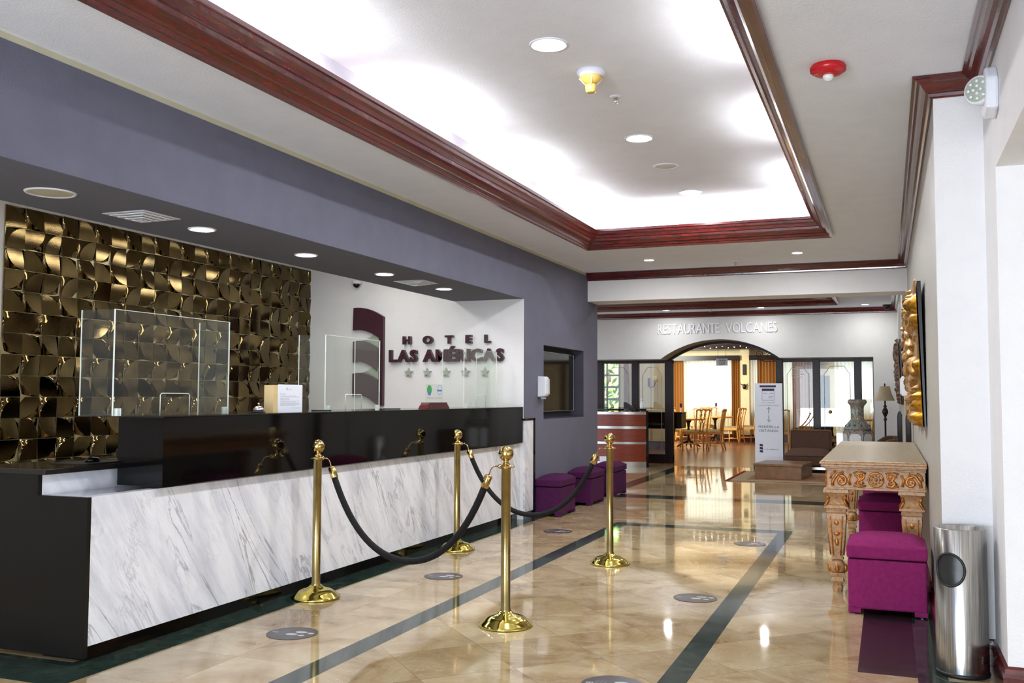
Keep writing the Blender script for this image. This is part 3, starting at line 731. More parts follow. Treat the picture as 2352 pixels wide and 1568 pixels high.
# ================================================================ WALL SIGN OF THE HOTEL
def hotel_sign():
    t = thing('hotel_sign', 'raised plum emblem, hotel lettering and five pale stars on the white end wall', 'sign', (-4.6, 9.5, 1.6))
    D = .05; X0 = -4.6; Z0 = 1.6; yf = -D
    def fn(u, v, d): return (u - X0, yf + d, v - Z0)
    def cv(u0, v0, u1, v1, bow, n=8): # curved edge between points (bulging)
        return [(u0 + (u1 - u0) * i / n, v0 + (v1 - v0) * (i / n) ** 1.9 + bow * math.sin(PI * i / n)) for i in range(n + 1)]
    def shape(poly, name, m, d0=-D, d1=-.0):
        MB().prism([(a - X0, b - Z0) for a, b in poly], d0, d1, 'y').build(name, m, t)
    top = cv(-5.598, 2.273, -5.217, 2.165, .01); low = cv(-5.605, 2.02, -5.27, 1.93, .012)
    shape(top + [(-5.217, 1.175), (-5.25, 1.175), (-5.27, 1.2)] + list(reversed(low)), 'emblem_mast', M['plum'], -D)
    for zt, zb in ((1.892, 1.657), (1.532, 1.283)):
        tp = cv(-5.605, zt, -5.29, zt - .075, .02); bt = cv(-5.605, zb, -5.29, zb - .1, .02)
        shape(tp + list(reversed(bt)), 'emblem_flag', M['plum'], -D * .9)
        # pale crescent above the flag
        lo = cv(-5.53, zt + .004, -5.285, zt - .068, .022); hi = [(-5.53 + .2 * i / 8, zt + .006 + .085 * (i / 8) ** 1.8) for i in range(9)] + [(-5.272, zt + .03), (-5.272, zt - .07)]
        shape(lo[::1] + list(reversed(hi)), 'emblem_crescent', M['silvergreen'], -D * .5)
    def word(text, u0, u1, v0, v1, bold, space):
        capb = min(p[1] for p in glyph('E', bold)[0])
        for ch, ox, sx, sz in fit_text(text, u0, u1, v0, v1, bold, space):
            mb = MB(); put_glyph(mb, ch, bold, lambda u, v, d: fn(u, v + v0 - capb * sz, d), D * .95, 0, sx, sz, ox); mb.build('letter', M['plum'], t)
    word('HOTEL', -4.974, -3.925, 1.85, 1.94, .045, 1.05)
    word('LAS AMÉRICAS', -5.142, -3.772, 1.655, 1.79, .042, .035)
    for k in range(5):
        cx = -4.909 + k * (.9115 / 4); cz = 1.54; pts = []
        for i in range(10):
            a = PI / 2 + i * PI / 5; r = .052 if i % 2 == 0 else .024; pts.append((cx - X0 + r * math.cos(a), cz - Z0 + r * math.sin(a)))
        MB().prism(pts, -.03, 0, 'y').build('star', M['silvergreen'], t)
hotel_sign()
# restaurant lettering
t = thing('restaurant_sign', 'white raised lettering naming the restaurant above the arch', 'sign', (-2.92, 18.0, 2.5))
capb = min(p[1] for p in glyph('E', .0)[0])
for wtxt, a, b, z0, z1 in (('RESTAURANTE', -4.025, -2.87, 2.475, 2.655), ('VOLCANES', -2.75, -1.835, 2.475, 2.655)):
    for ch, ox, sx, sz in fit_text(wtxt, a, b, z0, z1, .0, .06):
        mb = MB(); put_glyph(mb, ch, .0, lambda u, v, d: (u + 2.92, d - .022, v + z0 - capb * sz - 2.5), .018, 0, sx, sz, ox); mb.build('letter', M['letter_white'], t)

# ================================================================ CEILING FIXTURES
def downlight(x, y, z, r, lit, label, group, ringm='plastic'):
    t = thing('ceiling_downlight', label, 'ceiling light', (x, y, z), 0, group)
    MB().lathe([(r * .82, .0), (r * .84, -.006), (r, -.008), (r * 1.05, -.003), (r * 1.05, 0)], 0, 0, 32, cap=False).build('trim_ring', M[ringm], t)
    MB().lathe([(r * .83, -.001), (r * .8, -.003), (.001, -.003)], 0, 0, 32, cap=False).build('diffuser', M[lit], t)
    return t
for x, y, l_ in ((-1.705, 4.93, 'lit round downlight nearest the camera in the raised tray ceiling'), (-1.70, 6.99, 'second lit round downlight from the camera in the raised tray ceiling'), (-1.70, 9.02, 'small lit downlight at the far end of the raised tray ceiling')):
    downlight(x, y, ZT, .105, 'lamp_big', l_, 'downlights in the raised ceiling')
downlight(-1.70, 7.93, ZT, .105, 'lamp_off', 'unlit round downlight between two lit ones in the raised tray ceiling', 'downlights in the raised ceiling')
sl = ['lit round LED disc under the grey soffit, nearest the square vent on the left', 'second lit LED disc from the left under the grey soffit', 'third lit LED disc under the grey soffit, left of the small vent', 'lit LED disc under the grey soffit at the far end, right of the vent']
for (x, y), l_ in zip(((-3.948, 4.832), (-3.95, 5.986), (-3.945, 7.162), (-3.95, 8.348)), sl): downlight(x, y, 2.312, .082, 'lamp_soft', l_, 'LED discs under the grey soffit')
downlight(-2.53, 10.86, ZC, .06, 'lamp_on', 'small lit spotlight at left between tray and white beam', 'spotlights before the beam')
downlight(-.885, 10.86, ZC, .06, 'lamp_on', 'small lit spotlight at right between tray and white beam', 'spotlights before the beam')
for x, l_ in ((-3.74, 'small lit spotlight left above the restaurant sign'), (-2.05, 'small lit spotlight above the right half of the restaurant sign'), (-.32, 'small lit spotlight by the far right ceiling corner')): downlight(x, 17.4, ZB, .065, 'lamp_wash', l_, 'spotlights before the restaurant wall')
for x, y, s_ in ((-3.8, 13.0, 'left'), (-2.0, 13.0, 'middle'), (-.4, 13.0, 'right')): downlight(x, y, ZB, .06, 'lamp_on', s_ + ' small lit spotlight added just behind the white beam, unseen, to light the back wall', 'added spotlights behind the beam')  # extra row added out of view so the back wall is lit evenly
# speaker grille and vents under the soffit
t = thing('ceiling_speaker', 'round white speaker grille under the grey soffit at far left', 'speaker', (-3.963, 3.681, 2.312))
MB().lathe([(.105, 0), (.11, -.006), (.12, -.007), (.125, 0)], 0, 0, 32, cap=False).build('rim', M['plastic'], t); MB().lathe([(.106, -.003), (.001, -.005)], 0, 0, 32, cap=False).build('grille', M['sage'], t)
def vent(x, y, s, label):
    t = thing('air_vent', label, 'air vent', (x, y, 2.312), 0, 'square air diffusers under the soffit')
    for k in range(5):
        a = s * (1 - .19 * k); b = a - s * (.17 if k else .2); z = -.004 - .007 * k
        m = MB()
        for x0, y0, x1, y1 in ((-a, -a, a, -b), (-a, b, a, a), (-a, -b, -b, b), (b, -b, a, b)): m.box(x0, y0, z, x1, y1, z + .004)
        m.build('frame' if k == 0 else 'louvre', M['plastic'], t)
    MB().box(-s, -s, -.001, s, s, 0).build('throat', M['greyplastic'], t)
vent(-3.985, 4.354, .15, 'square white air diffuser under the grey soffit at left, above the tiles'); vent(-3.96, 7.778, .15, 'smaller looking white air diffuser under the grey soffit near its far end')
# smoke detector
t = thing('smoke_detector', 'yellowed smoke detector with a white base on the raised ceiling', 'smoke detector', (-1.61, 5.42, ZT))
MB().lathe([(.085, 0), (.085, -.02), (.075, -.026), (.072, -.04)], 0, 0, 28).build('base', M['plastic'], t)
MB().lathe([(.068, -.04), (.066, -.055), (.045, -.075), (.028, -.085)], 0, 0, 28).build('housing', M['yellow'], t)
MB().lathe([(.03, -.085), (.034, -.09), (.03, -.13), (.022, -.135)], 0, 0, 20).build('sensor', M['yellow'], t)
c_ = MB()
for k in range(4):
    a = k * PI / 2 + .4; c_.tube([(.07 * math.cos(a), .07 * math.sin(a), -.05), (.033 * math.cos(a), .033 * math.sin(a), -.09)], .003, 6)
c_.build('cage', M['plastic'], t)
def sprinkler(x, y, z, label):
    t = thing('ceiling_sprinkler', label, 'sprinkler', (x, y, z), 0, 'ceiling sprinklers')
    MB().lathe([(.04, 0), (.036, -.006), (.012, -.01)], 0, 0, 20).build('escutcheon', M['plastic'], t)
    m = MB(); m.tube([(-.012, 0, -.01), (-.014, 0, -.03), (0, 0, -.045)], .003, 6); m.tube([(.012, 0, -.01), (.014, 0, -.03), (0, 0, -.045)], .003, 6); m.lathe([(.006, -.01), (.006, -.045)], 0, 0, 8); m.lathe([(.015, -.046), (.015, -.049)], 0, 0, 14); m.build('head', M['steel'], t)
sprinkler(-1.6, 5.95, ZT, 'small chrome sprinkler on the raised ceiling behind the smoke detector'); sprinkler(-1.615, 11.31, ZC, 'small sprinkler between the two spotlights before the white beam'); sprinkler(-2.95, 17.5, ZB, 'tiny sprinkler above the restaurant sign')
# fire alarm
t = thing('fire_alarm', 'red ceiling fire alarm with a clear strobe lens', 'fire alarm', (-.234, 4.74, ZC))
MB().lathe([(.075, 0), (.084, -.012), (.082, -.03), (.06, -.045), (.03, -.05), (.001, -.05)], 0, 0, 28, cap=False).build('housing', M['red'], t)
MB().sphere((0, 0, -.055), .026, 1, 1, .9).build('strobe_lens', M['acrylic_edge'], t)
ft = MB(); text_into(ft, 'FIRE', -.062, -.03, -.0, .014, lambda u, v, d: (u, v - .03, -.0465 + .0)); ft.build('lettering', M['letter_white'], t)
def dome_cam(x, y, z, label, r=.05):
    t = thing('dome_camera', label, 'security camera', (x, y, z), 0, 'dome security cameras')
    MB().lathe([(r, 0), (r * 1.05, -.02), (r * .8, -.03)], 0, 0, 20).build('mount', M['plastic'] if r < .06 else M['black'], t); MB().sphere((0, 0, -.035), r * .72).build('dome', M['lacquer'], t)
dome_cam(-5.55, 9.43, 2.57, 'black dome camera at the ceiling above the plum emblem', .055); dome_cam(.03, 17.6, ZB, 'dark dome camera in the far right ceiling corner', .07)
# tray cove tubes behind the trim
ORD = ['first', 'second', 'third', 'fourth', 'fifth', 'sixth', 'seventh']
def tube(x, y, L_, ax, k, z=2.992):
    t = MB(); 
    if ax == 'y': t.tube([(0, -L_ / 2, 0), (0, L_ / 2, 0)], .013, 8)
    else: t.tube([(-L_ / 2, 0, 0), (L_ / 2, 0, 0)], .013, 8)
    o = t.build('cove_tube', M['tube'], loc=(x, y, z)); tag(o, ORD[k] + ' fluorescent tube from the camera in the ' + ('left ceiling cove' if x < -2 else 'right ceiling cove') if ax == 'y' else ('left' if x < -1.7 else 'right') + ' fluorescent tube in the far end of the ceiling cove', 'lamp', 'fluorescent tubes in the ceiling cove')
for k, y in enumerate((-1.2, .6, 2.2, 3.9, 5.65, 7.3, 8.85)): tube(-2.86, y, 1.15, 'y', k)
for k, y in enumerate((-.5, 1.5, 3.2, 5.0, 6.8, 8.6)): tube(-.545, y, .9, 'y', k)
for x in (-2.2, -1.2): tube(x, 9.68, .95, 'x', 0)
# white curtain-rail screws on the strip
# emergency light on the right
t = thing('emergency_light', 'white wall emergency light with round LED lens by the dark crown moulding', 'emergency light', (.46, 4.55, 2.58))
MB().prism([(-.11, -.08), (.0, -.1), (.1, -.06), (.12, .03), (.09, .1), (-.06, .11), (-.12, .05)], -.05, 0, 'x').build('housing', M['plastic'], t, bevel=.012)
mt = Matrix.Translation((-.06, -.02, .02)) @ Matrix.Rotation(math.radians(-32), 4, 'Z') @ Matrix.Rotation(PI / 2, 4, 'X')
MB().lathe([(.055, -.05), (.064, .02), (.058, .03)], 0, 0, 24, mat=mt).build('lens_ring', M['plastic'], t)
lm = MB(); lm.lathe([(.053, .031), (.001, .033)], 0, 0, 24, mat=mt, cap=False); lm.build('lens', M['silvergreen'], t)
ld = MB()
for k in range(12):
    a = k * PI / 6 if k < 8 else k * PI / 2; r = .038 if k < 8 else .016
    if k < 8: a = k * PI / 4
    ld.lathe([(.008, .032), (.006, .037)], r * math.cos(a), r * math.sin(a), 8, mat=mt)
ld.build('led', M['acrylic_edge'], t)

# ================================================================ TV, DISPENSERS
t = thing('wall_screen', 'dark flat television set into the niche of the grey wall', 'television', (XL - .16, 10.95, 1.11))
MB().box(0, -.56, 0, .06, .6, .69).build('bezel', M['lacquer'], t, bevel=.004)
MB().box(.06, -.545, .015, .0615, .585, .675).build('display', M['screen'], t)
MB().box(.06, -.56, 0, .064, .6, .005).build('chrome_strip', M['steel'], t); MB().box(.06, -.56, .685, .064, .6, .69).build('chrome_strip', M['steel'], t); MB().box(.06, .595, 0, .064, .6, .69).build('chrome_strip', M['steel'], t)
def dispenser(loc, sgn, label):
    t = thing('sanitizer_dispenser', label, 'dispenser', loc, 0, 'white hand sanitizer dispensers')
    MB().prism([(0, 0), (.09 * sgn, .01), (.1 * sgn, .04), (.1 * sgn, .2), (.085 * sgn, .225), (0, .23)], -.06, .06, 'y').build('cover', M['plastic'], t, bevel=.012)
    MB().box(.085 * sgn, .02, .03, .108 * sgn, .055, .2).build('window', M['greyplastic'], t, bevel=.004)
    MB().box(.03 * sgn, -.03, -.02, .07 * sgn, .03, .005).build('nozzle', M['greyplastic'], t)
dispenser((XL, 9.98, 1.275), 1, 'white sanitizer dispenser on the grey wall left of the television'); dispenser((XR, 11.2, 1.29), -1, 'white sanitizer dispenser on the right wall between the two gilded carvings')

# ================================================================ OTTOMANS
def ottoman(x, y, wx, wy, h, m, label, group, rz=0):
    t = thing('ottoman', label, 'ottoman', (x, y, 0), rz, group)
    b = h * .72
    MB().box(-wx / 2, -wy / 2, .03, wx / 2, wy / 2, b * .98).build('body', M[m], t, bevel=.012)
    lid = MB(); n = 10; vs = []; fs = []
    lid.box(-wx / 2 - .006, -wy / 2 - .006, b, wx / 2 + .006, wy / 2 + .006, b + .08 * h / .46)
    lid.build('lid', M[m], t, bevel=.012)
    c = MB()
    for i in range(n + 1):
        for j in range(n + 1):
            u = i / n * 2 - 1; v = j / n * 2 - 1; zz = (1 - abs(u) ** 3.0) ** .55 * (1 - abs(v) ** 3.0) ** .55
            vs.append((u * wx / 2, v * wy / 2, b + .075 * h / .46 + zz * (h - b - .075 * h / .46)))
    for i in range(n):
        for j in range(n): a = i * (n + 1) + j; fs.append((a, a + n + 1, a + n + 2, a + 1))
    c.add(vs, fs, 0, True); c.build('cushion', M[m], t)
    for sx in (-1, 1):
        for sy in (-1, 1):
            f = MB(); f.box(sx * wx / 2, sy * wy / 2, .008, sx * (wx / 2 - .07), sy * (wy / 2 - .07), .035); f.build('foot', M[m], t)
            MB().lathe([(.012, 0), (.012, .01)], sx * (wx / 2 - .03), sy * (wy / 2 - .03), 10).build('glide', M['steel'], t)
gl = 'purple ottomans along the grey wall'
ottoman(-3.404, 10.09, .29, .52, .44, 'plum_fabric', 'dark purple ottoman beside the marble end of the reception desk', gl)
ottoman(-3.404, 11.25, .29, .55, .44, 'plum_fabric', 'dark purple ottoman under the television, the middle of three', gl)
ottoman(-3.404, 12.33, .29, .56, .44, 'plum_fabric', 'dark purple ottoman at the end of the grey wall, furthest of three', gl)
gr = 'magenta ottomans along the right wall'
ottoman(-.018, 6.38, .435, .46, .455, 'magenta_fabric', 'magenta ottoman in front of the carved table, beside the steel bin', gr)
ottoman(-.03, 8.95, .42, .46, .46, 'magenta_fabric', 'magenta ottoman standing under the carved table', gr)
ottoman(-.06, 11.75, .42, .46, .46, 'magenta_fabric', 'magenta ottoman behind the carved table, mostly hidden by it', gr)

# ================================================================ BIN
def bin_(loc, label, hole=True):
    t = thing('waste_bin', label, 'bin', loc)
    m = MB(); R = .114; H = .672
    m.lathe([(R, .015), (R, H), (R - .003, H + .003), (R - .006, H), (R - .006, .03)], 0, 0, 48, cap=False); m.lathe([(R - .006, .03), (.001, .03)], 0, 0, 48, cap=False)
    m.build('body', M['brushed'], t)
    MB().lathe([(R + .002, 0), (R + .004, .012), (R, .02)], 0, 0, 48).build('base_ring', M['black'], t)
    if hole:
        ang = math.radians(-118); ring = []; n = 28
        disc = MB(); vs = []; 
        for k in range(n):
            a = 2 * PI * k / n; du = .066 * math.cos(a); dz = .074 * math.sin(a); th = ang + du / R
            ring.append((math.cos(th) * (R + .002), math.sin(th) * (R + .002), .49 + dz))
        MB().tube(ring, .006, 8, closed=True).build('opening_rim', M['black'], t)
        rings = []
        for q in (1, .66, .33, .01):
            for k in range(n):
                a = 2 * PI * k / n; du = .066 * q * math.cos(a); dz = .074 * q * math.sin(a); th = ang + du / R
                rings.append((math.cos(th) * (R + .0012), math.sin(th) * (R + .0012), .49 + dz))
        fs = [(i * n + k, i * n + (k + 1) % n, (i + 1) * n + (k + 1) % n, (i + 1) * n + k) for i in range(3) for k in range(n)]
        disc.add(rings, fs, 0, True); disc.build('flap', M['greyflap'], t)
M['greyflap'] = simple('dark_grey_flap', (34, 37, 38), .35)
bin_((.308, 5.02, 0), 'tall cylindrical brushed steel bin with round black rimmed opening')
bin_((.05, 12.9, 0), 'distant steel bin seen under the carved table', False)

# ================================================================ STANCHIONS AND ROPES
def stanchion(x, y, label, hooks):
    t = thing('rope_stanchion', label, 'stanchion', (x, y, 0), 0, 'brass stanchions before the reception desk')
    MB().lathe([(.15, 0), (.155, .004), (.152, .012), (.142, .018), (.125, .035), (.105, .05), (.085, .058), (.06, .064), (.045, .072), (.036, .082)], 0, 0, 48).build('base', M['brass_base'], t)
    MB().lathe([(.03, .075), (.03, .09), (.0265, .094), (.0265, .872), (.03, .874), (.03, .88)], 0, 0, 32).build('pole', M['brass_pole'], t)
    MB().lathe([(.026, .88), (.05, .882), (.052, .886), (.04, .89), (.028, .894), (.026, .9), (.018, .905), (.014, .915), (.014, .925), (.02, .932)], 0, 0, 28).build('collar', M['brass'], t)
    MB().sphere((0, 0, .958), .043, seg=28, rings=16).build('ball_finial', M['brass'], t)
    return t
P_ = {'A': (-3.405, 5.33), 'B': (-3.385, 7.44), 'C': (-2.013, 5.09), 'D': (-2.005, 7.25)}
stanchion(*P_['A'], 'brass stanchion standing nearest the desk front, left in view', 1)
stanchion(*P_['B'], 'brass stanchion by the desk plinth behind the drooping front rope', 1)
stanchion(*P_['C'], 'brass stanchion closest to the camera', 1)
stanchion(*P_['D'], 'brass stanchion furthest right, before the purple ottomans', 1)
def rope(a, b, sag, label):
    a = Vector((a[0], a[1], .885)); b = Vector((b[0], b[1], .885)); d = (b - a).normalized(); L_ = (b - a).length
    mid = (a + b) / 2
    t = thing('barrier_rope', label, 'rope', (mid.x, mid.y, 0), 0, 'black ropes between brass stanchions')
    o = Vector((mid.x, mid.y, 0)); n = 40; pts = []
    e0 = a + d * .115 ; e1 = b - d * .115; z0 = .83
    for i in range(n + 1):
        s = i / n; p = e0.lerp(e1, s); k = 2.15; c = (math.cosh(k * (2 * s - 1)) - 1) / (math.cosh(k) - 1)
        pts.append(Vector((p.x, p.y, z0 - sag + sag * c)) - o)
    def cutf(i0, i1): return pts[i0:i1]
    MB().tube(pts[1:-1], .02, 14).build('rope', M['rope'], t)
    for s, e in ((1, a), (-1, b)):
        q = pts if s == 1 else pts[::-1]; f0 = q[0]; dirv = (q[2] - q[0]).normalized(); f1 = f0 + dirv * .075
        m = MB(); m.tube([f0 - dirv * .004, f0, f0 + dirv * .006, f1 - dirv * .004, f1], [.01, .018, .0235, .0235, .021], 18)
        fer = m.build('end_ferrule', M['brass'], t)
        st = e - o + d * s * .04; hk = []
        for i in range(12):
            an = i / 11; hk.append(st.lerp(f0 - dirv * .004, an) + Vector((0, 0, .018 * math.sin(PI * an))) + d * s * .012 * math.sin(PI * an))
        MB().tube(hk, .0035, 8).build('hook', M['brass'], fer)
        ringp = [st + d * s * .012 * math.cos(k * PI / 6) + Vector((0, 0, .012 * math.sin(k * PI / 6))) for k in range(12)]
        MB().tube(ringp, .003, 6, closed=True).build('ring', M['brass'], fer)
rope(P_['A'], P_['C'], .535, 'black rope drooping in front of the marble desk, nearer of two')
rope(P_['B'], P_['D'], .50, 'black rope drooping before the purple ottomans, farther of two')

# ================================================================ FLOOR STICKERS
def sticker(x, y, label):
    t = thing('floor_sticker', label, 'floor sticker', (x, y, .0012), 0, 'round distancing stickers on the floor')
    n = 40; MB().prism([(.138 * math.cos(2 * PI * k / n), .138 * math.sin(2 * PI * k / n)) for k in range(n)], 0, .0012, 'z').build('disc', M['decal'], t)
    pm = MB(); Z = .0016
    R = lambda p: (p[0], p[1], Z)
    def blob(cx, cy, a, b, rot):
        return [R((cx + a * math.cos(q * PI / 8) * math.cos(rot) - b * math.sin(q * PI / 8) * math.sin(rot), cy + a * math.cos(q * PI / 8) * math.sin(rot) + b * math.sin(q * PI / 8) * math.cos(rot))) for q in range(16)]
    for cy in (-.022, .035):
        sh = .0 if cy < 0 else .025
        fp = MB(); fp.add(blob(.01 + sh, cy, .034, .02, .08) + blob(.072 + sh, cy - .004, .019, .015, 0), [tuple(range(16)), tuple(range(16, 32))]); fp.build('footprint', M['decalwhite'], t)
    pr = MB()
    # text running along y, read from -x side
    def tf(u, v, d): return (-v, u, Z)
    pr2 = MB()
    text_into(pr2, 'MANTENGA', -.085, .04, .068, .078, tf); text_into(pr2, 'SU DISTANCIA', -.09, .05, .05, .06, tf); text_into(pr2, 'DE SEGURIDAD', -.07, .04, .034, .042, tf)
    for k in range(3): pm.add([R((-.118 + .012 * k, -.02)), R((-.11 + .012 * k, -.02)), R((-.11 + .012 * k, .004)), R((-.118 + .012 * k, .002))], [(0, 1, 2, 3)])
    pm.build('small_mark', M['decalwhite'], t); pr2.build('lettering', M['inksoft'], t)
sticker(-3.012, 4.49, 'dark round footprint sticker nearest the desk corner, at front left'); sticker(-2.967, 6.3, 'dark round footprint sticker between the two left stanchions')
sticker(-2.945, 8.79, 'dark round footprint sticker on the floor before the purple ottomans'); sticker(-1.163, 6.235, 'dark round footprint sticker right of centre, left of the green strip')
sticker(-1.163, 4.235, 'dark round footprint sticker cut by the bottom edge of the view'); sticker(-1.14, 8.69, 'faint round footprint sticker far off, left of the green strip end')

# ================================================================ CARVED CONSOLE TABLE
def spiral(cx, cz, r0, turns, d=1, ph=0, n=26):
    return [(cx + d * (r0 * (1 - .85 * i / n)) * math.cos(ph + turns * 2 * PI * i / n), cz + (r0 * (1 - .85 * i / n)) * math.sin(ph + turns * 2 * PI * i / n)) for i in range(n + 1)]
def console():
    x0, x1, y0, y1 = -.425, .232, 6.72, 9.85; cx, cy = (x0 + x1) / 2, (y0 + y1) / 2
    t = thing('console_table', 'antique gilded console table with carved apron and tapering legs by the right wall', 'table', (cx, cy, 0))
    hx, hy = (x1 - x0) / 2, (y1 - y0) / 2
    top = MB()
    for dz0, dz1, i in ((.812, .824, .028), (.824, .842, .008), (.842, .856, 0), (.856, .862, .008)): top.box(-hx + i, -hy + i, dz0, hx - i * .2, hy - i, dz1)
    top.build('top_moulding', M['giltwood'], t, bevel=.005)
    MB().box(-hx + .015, -hy + .015, .862, hx - .004, hy - .015, .865).build('top_surface', M['agedtop'], t)
    ap = MB(); ap.box(-hx + .045, -hy + .045, .675, hx - .01, hy - .045, .812); ap.box(-hx + .035, -hy + .035, .675, hx - .005, hy - .035, .69); ap.box(-hx + .035, -hy + .035, .8, hx - .005, hy - .035, .812)
    ap.build('apron', M['giltwood'], t, bevel=.003)
    # relief on the near apron face and on the long left face
    def relief(fn, L0, L1, nrep):
        m = MB(); W = (L1 - L0) / nrep
        for k in range(nrep):
            c = L0 + W * (k + .5); zc = .745; s = W / .59
            def T(p2, r): m.tube([fn(a, b) for a, b in p2], r * 1.35, 6)
            for a in range(8): m.sphere(fn(c + .026 * math.cos(a * PI / 4) * s, zc + .026 * math.sin(a * PI / 4)), .008, seg=8, rings=5)
            m.sphere(fn(c, zc), .012, seg=8, rings=5)
            T([(c + .045 * s * math.cos(a * PI / 8), zc + .045 * math.sin(a * PI / 8)) for a in range(17)], .006)
            for d in (-1, 1):
                T(spiral(c + d * .095 * s, zc + .02, .026, 1.2, d, 2.2), .006); T(spiral(c + d * .095 * s, zc - .02, .024, 1.2, d, -2.2), .006)
                T([(c + d * .06 * s, zc + .04), (c + d * .1 * s, zc + .052), (c + d * .14 * s, zc + .04)], .005); T([(c + d * .06 * s, zc - .04), (c + d * .1 * s, zc - .048), (c + d * .14 * s, zc - .04)], .005)
                T([(c + d * .075 * s, zc - .03), (c + d * .1 * s, zc), (c + d * .13 * s, zc + .03)], .006); T([(c + d * .075 * s, zc + .03), (c + d * .1 * s, zc), (c + d * .13 * s, zc - .03)], .006)
                T([(c + d * .155 * s, zc + .035), (c + d * .17 * s, zc + .0), (c + d * .16 * s, zc - .04)], .007)
                T(spiral(c + d * .215 * s, zc - .012, .036, 1.3, d, 1.2), .008)
                T([(c + d * .2 * s, zc + .04), (c + d * .24 * s, zc + .03), (c + d * .268 * s, zc - .01), (c + d * .272 * s, zc - .045)], .009)
                T([(c + d * .25 * s, zc + .05), (c + d * .275 * s, zc + .03), (c + d * .284 * s, zc)], .006)
        return m
    relief(lambda a, b: (a, -hy + .043, b), -hx + .055, hx - .015, 1).build('apron_carving', M['gilt_orn'], t)
    relief(lambda a, b: (-hx + .043, a, b), -hy + .06, hy - .06, 5).build('apron_carving', M['gilt_orn'], t)
    def leg(lx, ly, name='leg'):
        m = MB()
        pr = [(.078, .675), (.08, .655), (.07, .65), (.062, .64), (.05, .62), (.045, .6), (.055, .58), (.072, .568), (.076, .552), (.062, .548), (.06, .535), (.064, .525), (.058, .515), (.06, .48), (.034, .225), (.04, .215), (.03, .21)]
        q = [(a * 1.0 * math.sqrt(2), z) for a, z in pr]; m.lathe(list(reversed(q)), lx, ly, 4, 0, False, ph=PI / 4)
        bulb = [(.03, .21), (.043, .195), (.05, .165), (.045, .135), (.032, .125)]; m.lathe(list(reversed(bulb)), lx, ly, 12, 0, True)
        q2 = [(a * math.sqrt(2), z) for a, z in [(.042, .125), (.046, .118), (.042, .105), (.036, .1), (.036, .075), (.042, .07), (.036, .06)]]; m.lathe(list(reversed(q2)), lx, ly, 4, 0, False, ph=PI / 4)
        m.lathe([(.03, 0), (.036, .03), (.028, .05), (.034, .06)], lx, ly, 8, 0, False)
        L_ = m.build(name, M['giltwood'], t)
        g = MB()
        for sx in (-1, 1):
            for sy in (-1, 1):
                g.tube([(lx + sx * (.052 + a * .35), ly + sy * (.052 + a * .35), b) for a, b in spiral(0, .625, .03, 1.2, 1, .5)], .009, 6)
                g.tube([(lx + sx * .07, ly + sy * .07, .565), (lx + sx * .05, ly + sy * .05, .6), (lx + sx * .055, ly + sy * .055, .64)], .01, 6)
        for (ax, ay) in ((0, -1), (-1, 0), (1, 0), (0, 1)):
            f = lambda r, z: (lx + ax * r, ly + ay * r, z)
            g.sphere(f(.05, .385), .02, 1 if ay else .45, 1 if ax else .45, .8, 10, 6); g.sphere(f(.053, .46), .02, 1 if ay else .4, 1 if ax else .4, 1.2, 10, 6)
            g.sphere(f(.046, .33), .013, 1 if ay else .4, 1 if ax else .4, 2.2, 8, 5); g.sphere(f(.05, .155), .018, .8, .8, 1.6, 8, 5)
            for d in (-1, 1):
                off = (d * .03, 0) if ay else (0, d * .03)
                g.tube([(lx + ax * .06 + off[0] * 1.3, ly + ay * .06 + off[1] * 1.3, .5), (lx + ax * .042 + off[0] * .75, ly + ay * .042 + off[1] * .75, .24)], .005, 6)
        g.build('leg_carving', M['gilt_orn'], L_)
    for lx in (-hx + .1, hx - .095):
        for ly in (-hy + .1, hy - .15): leg(lx, ly)
console()

